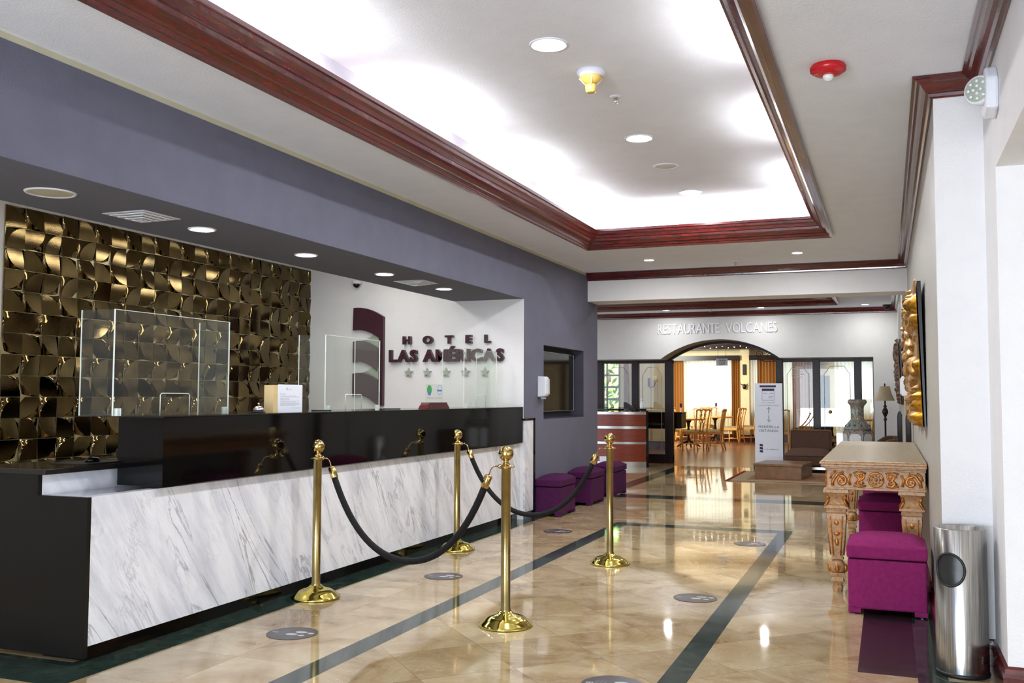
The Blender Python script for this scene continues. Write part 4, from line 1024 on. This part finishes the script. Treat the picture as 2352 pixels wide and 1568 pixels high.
# ================================================================ GILDED CARVINGS ON THE RIGHT WALL
def carving(y0, y1, z0, z1, wallx, tilt, m, label, depth):
    yc, zc = (y0 + y1) / 2, (z0 + z1) / 2; hy, hz = (y1 - y0) / 2, (z1 - z0) / 2
    t = thing('gilded_carving', label, 'wall carving', (wallx, yc, z0), 0)
    # outline in (y,z), lobed
    rnd = random.Random(int(y0 * 10)); N = 90; Mm = 60
    lob = [(rnd.uniform(-.9, .9), rnd.uniform(-.92, .92), rnd.uniform(.16, .34), rnd.uniform(0, PI)) for _ in range(52)]
    def outline(v): return .97 - .22 * max(0, v) ** 3 - .06 * abs(math.sin(v * 8)) - .5 * max(0, v - .75)
    vs = []; fs = []
    for i in range(N + 1):
        v = i / N * 2 - 1
        for j in range(Mm + 1):
            u = j / Mm * 2 - 1; yy = u * hy * (outline(v) if u > 0 else 1); h = .012
            for (lu, lv, lr, la) in lob:
                du = (u - lu); dv = (v - lv) * 1.0; a = du * math.cos(la) + dv * math.sin(la); b = -du * math.sin(la) + dv * math.cos(la)
                q = (a / lr) ** 2 + (b / (lr * .55)) ** 2
                if q < 1: h = max(h, .012 + depth * math.sqrt(1 - q) * (.62 + .38 * math.sin(a / lr * 11)) * (.6 + .4 * ((lu * 7) % 1)))
            if j in (0, Mm) or i in (0, N): h = 0
            off = tilt * ((v + 1) / 2)
            vs.append((-.02 - off - h, yy, (v + 1) * hz))
    for i in range(N):
        for j in range(Mm): a = i * (Mm + 1) + j; fs.append((a, a + 1, a + Mm + 2, a + Mm + 1))
    MB().add(vs, fs, 0, True).build('carved_relief', m, t)
    MB().add([(-.0, -hy * .99, 0), (-.01, -hy * .99, 0), (-.01 - tilt, -hy * .99, 2 * hz * .98), (-tilt * .55, -hy * .99, 2 * hz * .98), (-.0, hy * .8, 0), (-.01, hy * .8, 0), (-.01 - tilt, hy * .7, 2 * hz * .9), (-tilt * .55, hy * .7, 2 * hz * .9)],
             [(0, 1, 2, 3), (7, 6, 5, 4), (0, 4, 5, 1), (2, 6, 7, 3), (0, 3, 7, 4), (1, 5, 6, 2)]).build('backing', M['lacquer_end'], t)
carving(6.75, 9.3, 1.09, 2.06, XR - .006, .03, M['gilt'], 'large gilded carved panel hung on the right wall above the table', .075)
carving(12.4, 14.6, 1.2, 2.0, .184, .03, M['gilt_dark'], 'darker bronze carved panel further along the right wall, partly behind the dispenser', .05)

# dark wooden folding stand against the wall
t = thing('folding_screen', 'two narrow dark wooden leaves leaning at the right wall behind the table', 'screen', (.17, 10.75, 0))
for yy, xx in ((-.35, .02), (.5, -.05)):
    pr = [(xx - .02, 0), (xx + .03, 0), (xx + .03, 1.1), (xx + .01, 1.14), (xx - .01, 1.13), (xx - .02, 1.08)]
    MB().prism(pr, yy, yy + .12, 'y').build('leaf', M['darkwood'], t, bevel=.006)

# ================================================================ SEATING GROUP AT THE BACK
t = thing('area_rug', 'beige patterned rug with red border under the low wooden table', 'rug', (-1.2, 16.2, 0))
MB().box(-1.14, -1.22, 0, .5, .92, .008).build('pile', M['rugbeige'], t)
mb = MB()
for x0, y0, x1, y1 in ((-1.14, -1.22, -1.08, .92), (-1.14, -1.22, .5, -1.16), (-1.14, .86, .5, .92), (.44, -1.22, .5, .92)): mb.box(x0, y0, .008, x1, y1, .009)
mb.build('border', M['rugred'], t)
MB().box(-.86, -.85, .008, .3, .7, .0092).build('field', M['rugfield'], t)
t = thing('coffee_table', 'low square wooden coffee table on the rug', 'table', (-1.56, 16.05, .0095), math.radians(-6))
MB().box(-.36, -.45, .0, .36, .45, .2).build('plinth', M['walnut'], t, bevel=.004); MB().box(-.38, -.47, .2, .38, .47, .235).build('top', M['walnut'], t, bevel=.004)
# armless chair facing the camera
def lounge(loc, rz, w, label, arms=False):
    t = thing('lounge_chair', label, 'chair', loc, rz)
    MB().box(-w / 2, -.38, .12, w / 2, .36, .3).build('base', M['brownfab'], t, bevel=.03)
    s = MB(); n = 10; vs = []; fs = []
    for i in range(n + 1):
        for j in range(n + 1):
            u = i / n * 2 - 1; v = j / n * 2 - 1; vs.append((u * w / 2, -.4 + (v + 1) * .36, .29 + .12 * (1 - abs(u) ** 4) ** .5 * (1 - abs(v) ** 4) ** .5))
    for i in range(n):
        for j in range(n): a = i * (n + 1) + j; fs.append((a, a + n + 1, a + n + 2, a + 1))
    s.add(vs, fs, 0, True); s.build('seat', M['brownfab'], t)
    MB().box(-w / 2 + .06, .2, .32, w / 2 - .02, .38, .72).build('backrest', M['brownfab'], t, bevel=.04)
    MB().tube([(-w / 2 + .07, .2, .35), (-w / 2 + .07, .2, .68), (-w / 2 + .1, .2, .71), (w / 2 - .06, .2, .71), (w / 2 - .03, .2, .68), (w / 2 - .03, .2, .35)], .006, 6).build('piping', M['brownpipe'], t)
    MB().box(-w / 2 + .02, -.36, .06, w / 2 - .02, .34, .1).build('steel_frame', M['steel'], t)
    for sx in (-1, 1):
        for sy in (-.3, .28): MB().box(sx * (w / 2 - .05) - .015, sy - .015, 0, sx * (w / 2 - .05) + .015, sy + .015, .06).build('leg', M['steel'], t)
    if arms:
        for sx in (-1, 1): MB().lathe([(.09, -.38), (.1, 0), (.09, .36)], 0, 0, 14, mat=Matrix.Translation((sx * (w / 2 + .04), 0, .5)) @ Matrix.Rotation(-PI / 2, 4, 'X')).build('arm', M['brownfab'], t)
lounge((-1.28, 17.55, 0), 0, .78, 'brown armless lounge chair facing the lobby by the glass partition')
def armchair(loc, label):
    t = thing('armchair', label, 'chair', loc, 0)
    MB().box(-.2, -.4, .06, .17, .4, .42).build('seat', M['brownfab'], t, bevel=.04)
    MB().prism([(-.22, .06), (.19, .06), (.19, .68), (.1, .7), (-.02, .7), (-.14, .62), (-.2, .5)], .25, .42, 'y').build('arm', M['brownfab'], t, bevel=.04)
    MB().prism([(-.14, .06), (.19, .06), (.19, .66), (.1, .68), (.02, .66), (-.1, .58)], -.42, -.25, 'y').build('arm', M['brownfab'], t, bevel=.04)
    MB().box(.08, -.4, .4, .19, .4, .7).build('backrest', M['brownfab'], t, bevel=.03)
    MB().tube([(-.14, -.425, .5), (-.1, -.425, .585), (.02, -.425, .665), (.16, -.425, .67)], .007, 6).build('piping', M['brownpipe'], t)
armchair((-.01, 15.6, 0), 'brown armchair with rounded arms against the right wall beside the floor lamp')
# vase
t = thing('porcelain_vase', 'tall Chinese style painted porcelain vase with white picture panels', 'vase', (-.42, 15.5, 0))
bp = [(.13, 0), (.15, .05), (.19, .25), (.215, .5), (.22, .72), (.2, .8)]
MB().lathe(bp, 0, 0, 6, 0, False, ph=PI / 6 + .37).build('body', M['vase'], t)
MB().lathe([(.2, .8), (.19, .84), (.13, .92), (.095, .96), (.092, 1.12), (.1, 1.16), (.135, 1.2), (.14, 1.23), (.12, 1.255), (.1, 1.25)], 0, 0, 28).build('neck', M['vase'], t)
for k in range(6):
    a = PI / 6 + .37 + PI / 6 + k * PI / 3
    if math.sin(a) > .3: continue
    n_ = Vector((math.cos(a), math.sin(a), 0)); tn = Vector((-n_.y, n_.x, 0)); ap = .222 * math.cos(PI / 6)
    P = [n_ * (ap - .008 - .03 * (.72 - z) * .4) + tn * s + Vector((0, 0, z)) for s, z in ((-.075, .42), (.075, .42), (.08, .55), (.085, .7), (.05, .74), (-.05, .74), (-.085, .7), (-.08, .55))]
    MB().add([p + n_ * .012 for p in P] + [p for p in P], [tuple(range(8))] + [(i, 8 + i, 8 + (i + 1) % 8, (i + 1) % 8) for i in range(8)]).build('picture_panel', M['vasepanel'], t)
sh = MB()
for k in range(12): sh.sphere((.1 * math.cos(k * PI / 6 - .2) * 1.7, .1 * math.sin(k * PI / 6 - .2) * 1.7, .86), .018, seg=8, rings=5)
sh.build('shoulder_beads', M['blueorn'], t)
# floor lamp
t = thing('floor_lamp', 'bronze floor lamp with flared beige shade in the far right corner', 'lamp', (-.03, 17.0, 0))
MB().lathe([(.13, 0), (.13, .02), (.06, .05), (.02, .08)], 0, 0, 20).build('base', M['bronze'], t)
MB().lathe([(.014, .08), (.014, .9), (.03, .93), (.014, .96), (.03, 1.0), (.05, 1.04), (.04, 1.09), (.018, 1.12), (.03, 1.14), (.012, 1.17), (.012, 1.5), (.006, 1.52)], 0, 0, 16).build('pole', M['bronze'], t)
MB().lathe([(.155, 1.235), (.125, 1.3), (.095, 1.38), (.078, 1.47)], 0, 0, 28, cap=False).build('lamp_shade', M['shade'], t)
# roll-up banner
t = thing('standing_banner', 'white roll-up banner asking to keep distance, with double arrow', 'banner', (-1.985, 17.85, 0))
MB().box(-.27, -.06, 0, .27, .06, .1).build('base', M['black'], t, bevel=.01)
MB().box(-.245, .0, .1, .242, .004, 1.536).build('sheet', M['paper'], t)
MB().tube([(0, .03, .1), (0, .03, 1.53)], .01, 8).build('pole', M['steel'], t)
bf = lambda u, v, d: (u, -.0015, v)
b = MB(); text_into(b, 'MANTEN LA', -.18, .18, .735, .775, bf, bold=-.002); text_into(b, 'DISTANCIA', -.165, .165, .665, .705, bf, bold=-.002)
for s in (1, -1):
    zc = .975 + s * .07
    b.box(-.004, -.0016, zc - .055, .004, -.001, zc + .055); tip = zc + s * .06
    b.tube([(-.03, -.002, tip - s * .035), (0, -.002, tip), (.03, -.002, tip - s * .035)], .003, 5)
text_into(b, 'LAS AMERICAS', -.075, .165, .345, .36, bf, mi=0); b.build('lettering', M['ink'], t)
b = MB()
for k in range(3):
    z0 = .3 + k * .055; MB().prism([(-.165, z0), (-.12, z0 - .008), (-.108, z0 - .012), (-.108, z0 + .028), (-.125, z0 + .036), (-.165, z0 + .038)], -.002, -.001, 'y').build('emblem_flag', M['inkpurple'], t)
b.box(-.155, -.002, 1.465, .13, -.001, 1.5); b.box(-.115, -.002, 1.4, .1, -.001, 1.44); b.build('heading_bars', M['inkpurple'], t)
b = MB()
for x0, z0, x1, z1 in ((-.115, 1.23, -.11, 1.4), (.095, 1.23, .1, 1.4), (-.115, 1.23, .1, 1.235), (-.09, 1.35, -.03, 1.36), (.02, 1.35, .08, 1.36), (0, 1.3, .08, 1.306), (0, 1.27, .06, 1.276)): b.box(x0, -.002, z0, x1, -.001, z1)
text_into(b, 'Por tu seguridad', -.11, .11, 1.18, 1.2, bf); text_into(b, 'y la de los demas invitados', -.18, .18, 1.13, 1.15, bf); b.build('small_print', M['inksoft'], t)

# ================================================================ CURVED HOST STAND
def host():
    t = thing('host_stand', 'curved cherry wood host desk with steel bands and black top', 'desk', (-4.8, 17.5, 0))
    # arc: centre (0,+cy), front bulging to -y
    R = 1.5; a0, a1 = math.radians(222), math.radians(297); c = Vector((0, 1.2, 0)); n = 20
    def band(name, z0, z1, r, m):
        vs = []; fs = []
        for i in range(n + 1):
            a = a0 + (a1 - a0) * i / n
            for rr in (r, r - .05):
                for z in (z0, z1): vs.append((c.x + rr * math.cos(a), c.y + rr * math.sin(a), z))
        fo = [(i * 4, i * 4 + 4, i * 4 + 5, i * 4 + 1) for i in range(n)]
        for i in range(n):
            b = i * 4; fs += [(b + 1, b + 5, b + 7, b + 3), (b + 2, b + 3, b + 7, b + 6), (b, b + 2, b + 6, b + 4)]
        fs += [(0, 1, 3, 2), (n * 4, n * 4 + 2, n * 4 + 3, n * 4 + 1)]
        vo = [v for i in range(n + 1) for v in (vs[i * 4], vs[i * 4 + 1])]
        return MB().add(vs, fs, 0, False).add(vo, [(i * 2, i * 2 + 2, i * 2 + 3, i * 2 + 1) for i in range(n)], 0, True).build(name, m, t)
    band('plinth_band', 0, .1, R + .002, M['steel'])
    for z0, z1 in ((.1, .42), (.46, .7), (.745, .96)): band('wood_panel', z0, z1, R, M['cherry'])
    for z0, z1 in ((.42, .46), (.7, .745), (.96, 1.01)): band('steel_band', z0, z1, R + .004, M['steel'])
    tp = [(c.x + (R + .04) * math.cos(a0 + (a1 - a0) * i / n), c.y + (R + .04) * math.sin(a0 + (a1 - a0) * i / n)) for i in range(n + 1)]
    tp2 = [(c.x + (R - .45) * math.cos(a0 + (a1 - a0) * i / n), c.y + (R - .45) * math.sin(a0 + (a1 - a0) * i / n)) for i in range(n + 1)]
    MB().prism(tp + list(reversed(tp2)), 1.03, 1.065, 'z').build('top', M['lacquer'], t)
    a = a1; MB().prism([(c.x + (R + .02) * math.cos(a), c.y + (R + .02) * math.sin(a)), (c.x + (R + .02) * math.cos(a + .03), c.y + (R + .02) * math.sin(a + .03)), (c.x + (R - .35) * math.cos(a + .03), c.y + (R - .35) * math.sin(a + .03)), (c.x + (R - .35) * math.cos(a), c.y + (R - .35) * math.sin(a))], 0, 1.03, 'z').build('side_panel', M['lacquer'], t)
    a = math.radians(265)
    p = c + Vector((math.cos(a), math.sin(a), 0)) * (R + .003); MB().box(p.x - .02, p.y - .004, .08, p.x + .14, p.y + .0, .19).build('notice', M['paper'], t)
host()
t = thing('spray_bottle', 'clear sanitizer bottle standing on the curved host desk', 'bottle', (-4.19, 17.35, 1.065))
MB().lathe([(.03, 0), (.032, .02), (.03, .1), (.014, .125), (.014, .15)], 0, 0, 16).build('bottle', M['acrylic_edge'], t); MB().lathe([(.016, .15), (.016, .17), (.006, .175), (.006, .19), (.014, .195)], 0, 0, 12).build('pump', M['plastic'], t)
t = thing('desk_telephone', 'dark telephone on the curved host desk', 'telephone', (-4.45, 17.4, 1.065))
MB().prism([(-.08, 0), (.08, 0), (.08, .04), (-.06, .12), (-.08, .12)], -.06, .06, 'y').build('body', M['black'], t)

# ================================================================ RESTAURANT
def piano():
    t = thing('grand_piano', 'black grand piano half hidden by the left door frame of the restaurant', 'piano', (-4.75, 21.3, 0))
    pts = [(-1.3, -.7), (.2, -.7), (.45, -.62), (.58, -.4), (.6, 0), (.45, .35), (.1, .6), (-.4, .75), (-1.3, .8)]
    MB().prism(pts, .6, .93, 'z').build('case', M['lacquer'], t, bevel=.01); MB().prism([(a * 1.02, b * 1.02) for a, b in pts], .93, .955, 'z').build('lid', M['lacquer'], t)
    for x, y in ((.35, -.38), (-1.1, -.55), (-1.1, .6)):
        l_ = MB(); l_.lathe([(.045, .08), (.075, .4), (.09, .55), (.1, .6)], x, y, 8, 0, False).build('leg', M['lacquer'], t)
        MB().lathe([(.02, 0), (.03, .03), (.02, .08)], x, y, 10).build('caster', M['brass'], t)
    MB().tube([(-.3, -.1, .6), (-.45, -.1, .1)], .015, 8).build('pedal_lyre', M['lacquer'], t)
piano()
def chair_proto():
    t = thing('dining_chair', 'light wood dining chair with pierced back, at the table beside the piano, facing left', 'chair', (0, 0, 0), 0, 'light wood restaurant chairs')
    W = .25
    for sx in (-1, 1):
        MB().tube([(sx * .2, .2, 0), (sx * .22, .2, .2), (sx * .23, .21, .45)], [.016, .02, .026], 6).build('leg', M['oak'], t)
        MB().tube([(sx * .2, -.27, 0), (sx * .2, -.22, .2), (sx * .2, -.2, .45), (sx * .215, -.23, .7), (sx * .235, -.28, .96)], [.016, .018, .022, .02, .018], 6).build('leg', M['oak'], t)
    m = MB(); m.box(-.24, -.21, .39, .24, .23, .45); m.build('seat_rail', M['oak'], t)
    n = 6; vs = []; fs = []
    for i in range(n + 1):
        for j in range(n + 1):
            u = i / n * 2 - 1; v = j / n * 2 - 1; vs.append((u * .24, .01 + v * .22, .45 + .045 * (1 - u ** 4) * (1 - v ** 4)))
    for i in range(n):
        for j in range(n): a = i * (n + 1) + j; fs.append((a, a + n + 1, a + n + 2, a + 1))
    MB().add(vs, fs, 0, True).build('seat_cushion', M['oliveseat'], t)
    b = MB(); b.tube([(-.26, -.28, .95), (-.2, -.285, .98), (-.08, -.285, .965), (0, -.285, .99), (.08, -.285, .965), (.2, -.285, .98), (.26, -.28, .95)], .02, 6)
    b.build('top_rail', M['oak'], t)
    s = MB()
    for d in (-1, 1):
        s.tube([(d * .04, -.205, .45), (d * .07, -.225, .6), (0, -.24, .7), (d * -.09, -.26, .82), (d * -.05, -.28, .95)], .011, 5)
        s.tube([(d * .07, -.205, .45), (d * .03, -.22, .58), (d * .1, -.245, .72), (d * .04, -.265, .86), (d * .1, -.28, .95)], .011, 5)
    s.build('splat', M['oak'], t)
    MB().tube([(-.2, .0, .16), (.2, .0, .16)], .01, 6).build('stretcher', M['oak'], t)
    for sx in (-1, 1): MB().tube([(sx * .2, .2, .16), (sx * .2, -.22, .16)], .01, 6).build('stretcher', M['oak'], t)
    return t
cp = chair_proto()
spots = [(-3.98, 23.85, 90, None), (-4.6, 25.55, 178, 'light wood dining chair behind the pedestal table right of the piano'), (-5.2, 24.9, -80, 'light wood dining chair left of the pedestal table, near the piano'),
         (-3.95, 26.9, 75, 'light wood dining chair nearer of the two right of the big window'), (-3.7, 27.9, 95, 'light wood dining chair farther of the two before the cream pillar'), (-4.9, 28.3, 180, 'light wood dining chair close under the big bright window'), (-5.4, 27.4, -85, 'light wood dining chair left under the big bright window'),
         (-.95, 20.9, 80, 'light wood dining chair close behind the right glass partition, behind the vase'), (-2.35, 24.6, -20, 'light wood dining chair seen through glass left of the brown lounge chair top'), (-1.9, 25.3, 10, 'light wood dining chair seen through glass before the amber drape'), (-1.75, 22.55, 160, 'light wood dining chair at the right table, behind the dark door'), (-.5, 24.2, 100, 'light wood dining chair far right behind the glass partition'), (-4.35, 23.4, 60, 'light wood dining chair half hidden in front of the table beside the piano')]
for i, (x, y, a, l_) in enumerate(spots):
    if i == 0: cp.location = (x, y, 0); cp.rotation_euler = (0, 0, math.radians(a))
    else: dup(cp, (x, y, 0), math.radians(a), l_)
def rtable(x, y, r, label):
    t = thing('pedestal_table', label, 'table', (x, y, 0), 0, 'restaurant tables')
    MB().lathe([(r - .02, .7), (r, .71), (r, .73), (r - .01, .74)], 0, 0, 32).build('top', M['oak'], t)
    MB().lathe([(.03, .12), (.05, .2), (.03, .28), (.045, .4), (.028, .5), (.04, .62), (.09, .7)], 0, 0, 16).build('pedestal', M['bronze'], t)
    for k in range(4):
        a = k * PI / 2 + .4; MB().tube([(.02 * math.cos(a), .02 * math.sin(a), .16), (.16 * math.cos(a), .16 * math.sin(a), .12), (.3 * math.cos(a), .3 * math.sin(a), .025)], [.03, .024, .016], 8).build('foot', M['bronze'], t)
rtable(-4.72, 24.55, .42, 'round restaurant table on a black pedestal beside the piano'); rtable(-4.55, 27.6, .5, 'round restaurant table under the big bright window'); rtable(-1.2, 23.55, .5, 'round restaurant table behind the right glass partition'); rtable(-.7, 26.0, .5, 'farther round restaurant table behind the right glass partition')
# table number holders
for x, y, z, l_ in ((-4.9, 24.5, .74, 'small table card holder on the table beside the piano'), (-4.5, 27.5, .74, 'small table card holder in front of the big window')):
    t = thing('card_holder', l_, 'card holder', (x, y, z), 0, 'table card holders')
    MB().lathe([(.03, 0), (.03, .01), (.004, .015), (.004, .28)], 0, 0, 8).build('stem', M['steel'], t); MB().box(-.03, 0, .28, .03, .004, .38).build('card', M['inkpurple'], t)
def drape(x0, x1, z0, z1, y, m, folds, amp, label, cat, name, group):
    n = folds * 6; vs = []; fs = []
    for i in range(n + 1):
        u = i / n; yy = amp * math.sin(u * folds * 2 * PI) + amp * .4 * math.sin(u * folds * 5.1)
        for z in (z0, (z0 + z1) / 2, z1): vs.append(((x0 - x1) / 2 + u * (x1 - x0), yy, z - z0))
    for i in range(n):
        for k in (0, 1): a = i * 3 + k; fs.append((a, a + 3, a + 4, a + 1))
    o = MB().add(vs, fs, 0, True).build(name, m, loc=((x0 + x1) / 2, y, z0)); tag(o, label, cat, group); return o
gs = 'sheer curtains of the restaurant'; go = 'amber drapes of the restaurant'
drape(-5.7, -4.18, .35, 2.4, 28.85, M['sheer'], 16, .03, 'bright sheer curtain over the big window seen through the arch', 'curtain', 'sheer_curtain', gs)
drape(-3.7, -3.45, .35, 2.4, 28.85, M['sheer'], 4, .03, 'narrow sheer curtain strip right of the cream pillar', 'curtain', 'sheer_curtain', gs)
drape(-2.85, -2.5, .35, 2.4, 28.85, M['sheer'], 5, .03, 'sheer curtain left of the amber drape behind the right glass', 'curtain', 'sheer_curtain', gs)
drape(-1.4, -.15, .35, 2.4, 28.85, M['sheer'], 12, .03, 'wide sheer curtain behind the vase', 'curtain', 'sheer_curtain', gs)
drape(-6.0, -5.66, .05, 2.4, 28.7, M['orange'], 4, .04, 'amber drape left of the big window', 'curtain', 'drape', go)
drape(-4.24, -3.98, .05, 2.4, 28.7, M['orange'], 4, .04, 'amber drape between big window and cream pillar', 'curtain', 'drape', go)
drape(-3.5, -2.86, .05, 2.4, 28.7, M['orange'], 7, .04, 'wide amber drape above the white banner', 'curtain', 'drape', go)
drape(-2.52, -2.0, .05, 2.4, 28.7, M['orange'], 6, .04, 'amber drape behind the left pane of the right partition', 'curtain', 'drape', go)
drape(-6.08, -5.95, .05, 2.2, 23.3, M['orange'], 2, .03, 'narrow amber drape behind the left glass pane', 'curtain', 'drape', go)
# inner door
t = thing('wooden_door', 'dark wooden door leaf with brass knob behind the right glass partition', 'door', (-1.27, 21.6, 0))
MB().box(-.14, 0, 0, .14, .05, 1.75).build('leaf', M['darkwood'], t, bevel=.006); MB().sphere((-.07, -.03, .98), .03).build('knob', M['brass'], t)
# wall items
t = thing('wall_speaker', 'tall grey speaker grille on the cream pillar', 'speaker', (-3.84, 28.5, 1.93)); MB().box(-.05, -.04, 0, .05, 0, .31).build('cabinet', M['greyflap'], t, bevel=.01)
t = thing('bull_ornament', 'small black bull head ornament on the cream pillar', 'ornament', (-3.84, 28.5, 1.5))
MB().sphere((0, -.06, .09), .06, .9, .7, 1.3).build('head', M['black'], t)
for s in (-1, 1): MB().tube([(s * .03, -.06, .14), (s * .09, -.07, .15), (s * .11, -.08, .2)], [.016, .012, .004], 6).build('horn', M['black'], t)
def sconce(x, y, label):
    t = thing('wall_sconce', label, 'wall lamp', (x, y, 1.55), 0, 'iron wall sconces')
    MB().tube([(-.12, 0, .1), (-.12, -.06, .0), (-.06, -.12, -.04), (.04, -.14, 0), (.07, -.14, .1)], .012, 6).build('arm', M['bronze'], t); MB().box(-.15, -.015, 0, -.09, 0, .2).build('plate', M['bronze'], t)
    MB().lathe([(.06, .1), (.06, .25)], .07, -.14, 16).build('lamp_shade', M['shade_cream'], t)
M['shade_cream'] = simple('cream_lampshade', (236, 216, 170), .7)
sconce(-5.35, 23.42, 'iron wall sconce with cream shade behind the second glass pane'); sconce(-6.5, 23.3, 'iron wall sconce with cream shade behind the first glass pane')
# exit sign
t = thing('exit_sign', 'hanging white exit sign in Spanish and English inside the arch', 'sign', (-3.15, 20.0, 1.93))
MB().box(-.115, 0, 0, .115, .02, .145).build('panel', M['paper'], t)
m = MB(); text_into(m, 'SALIDA', -.06, .08, .085, .13, lambda u, v, d: (u, -.002, v), bold=.02); text_into(m, 'EXIT', -.045, .065, .018, .066, lambda u, v, d: (u, -.002, v), bold=.02); m.build('lettering', M['black'], t)
m = MB()
for x in (-.08, .08): m.tube([(x, .01, .145), (x, .01, 1.02)], .003, 6)
m.build('hanging_rod', M['steel'], t)
# iron scroll bracket
t = thing('iron_scroll', 'black wrought iron scroll hanging at the right side of the arch', 'ironwork', (-2.15, 18.9, 2.05))
m = MB()
for cx, cz, r, d, ph in ((-.12, .05, .07, 1, 0), (.08, .03, .09, -1, 1), (-.02, .1, .05, -1, 2), (.2, -.02, .06, 1, 3)): m.tube([(a, 0, b) for a, b in spiral(cx, cz, r, 1.5, d, ph)], .006, 6)
m.tube([(-.15, 0, -.02), (0, 0, -.09), (.2, 0, -.08), (.32, 0, -.02)], .007, 6); m.build('scroll', M['black'], t)
# string of small bulbs
t = thing('string_lights', 'string of tiny warm lights along the dark beam inside the arch', 'string lights', (-4.5, 28.05, 2.68))
m = MB(); m.tube([(-.8 + .12 * k, 0, .03 + .03 * math.sin(k * 1.7)) for k in range(22)], .004, 5); m.build('wire', M['black'], t)
M['bulb'] = emit('tiny_bulb_lit', (1, .9, .75), 14)
for k in range(14): MB().sphere((-.75 + .17 * k, -.01, .02 + .05 * ((k * 7) % 3) / 2), .009, seg=8, rings=5).build('bulb', M['bulb'], t)
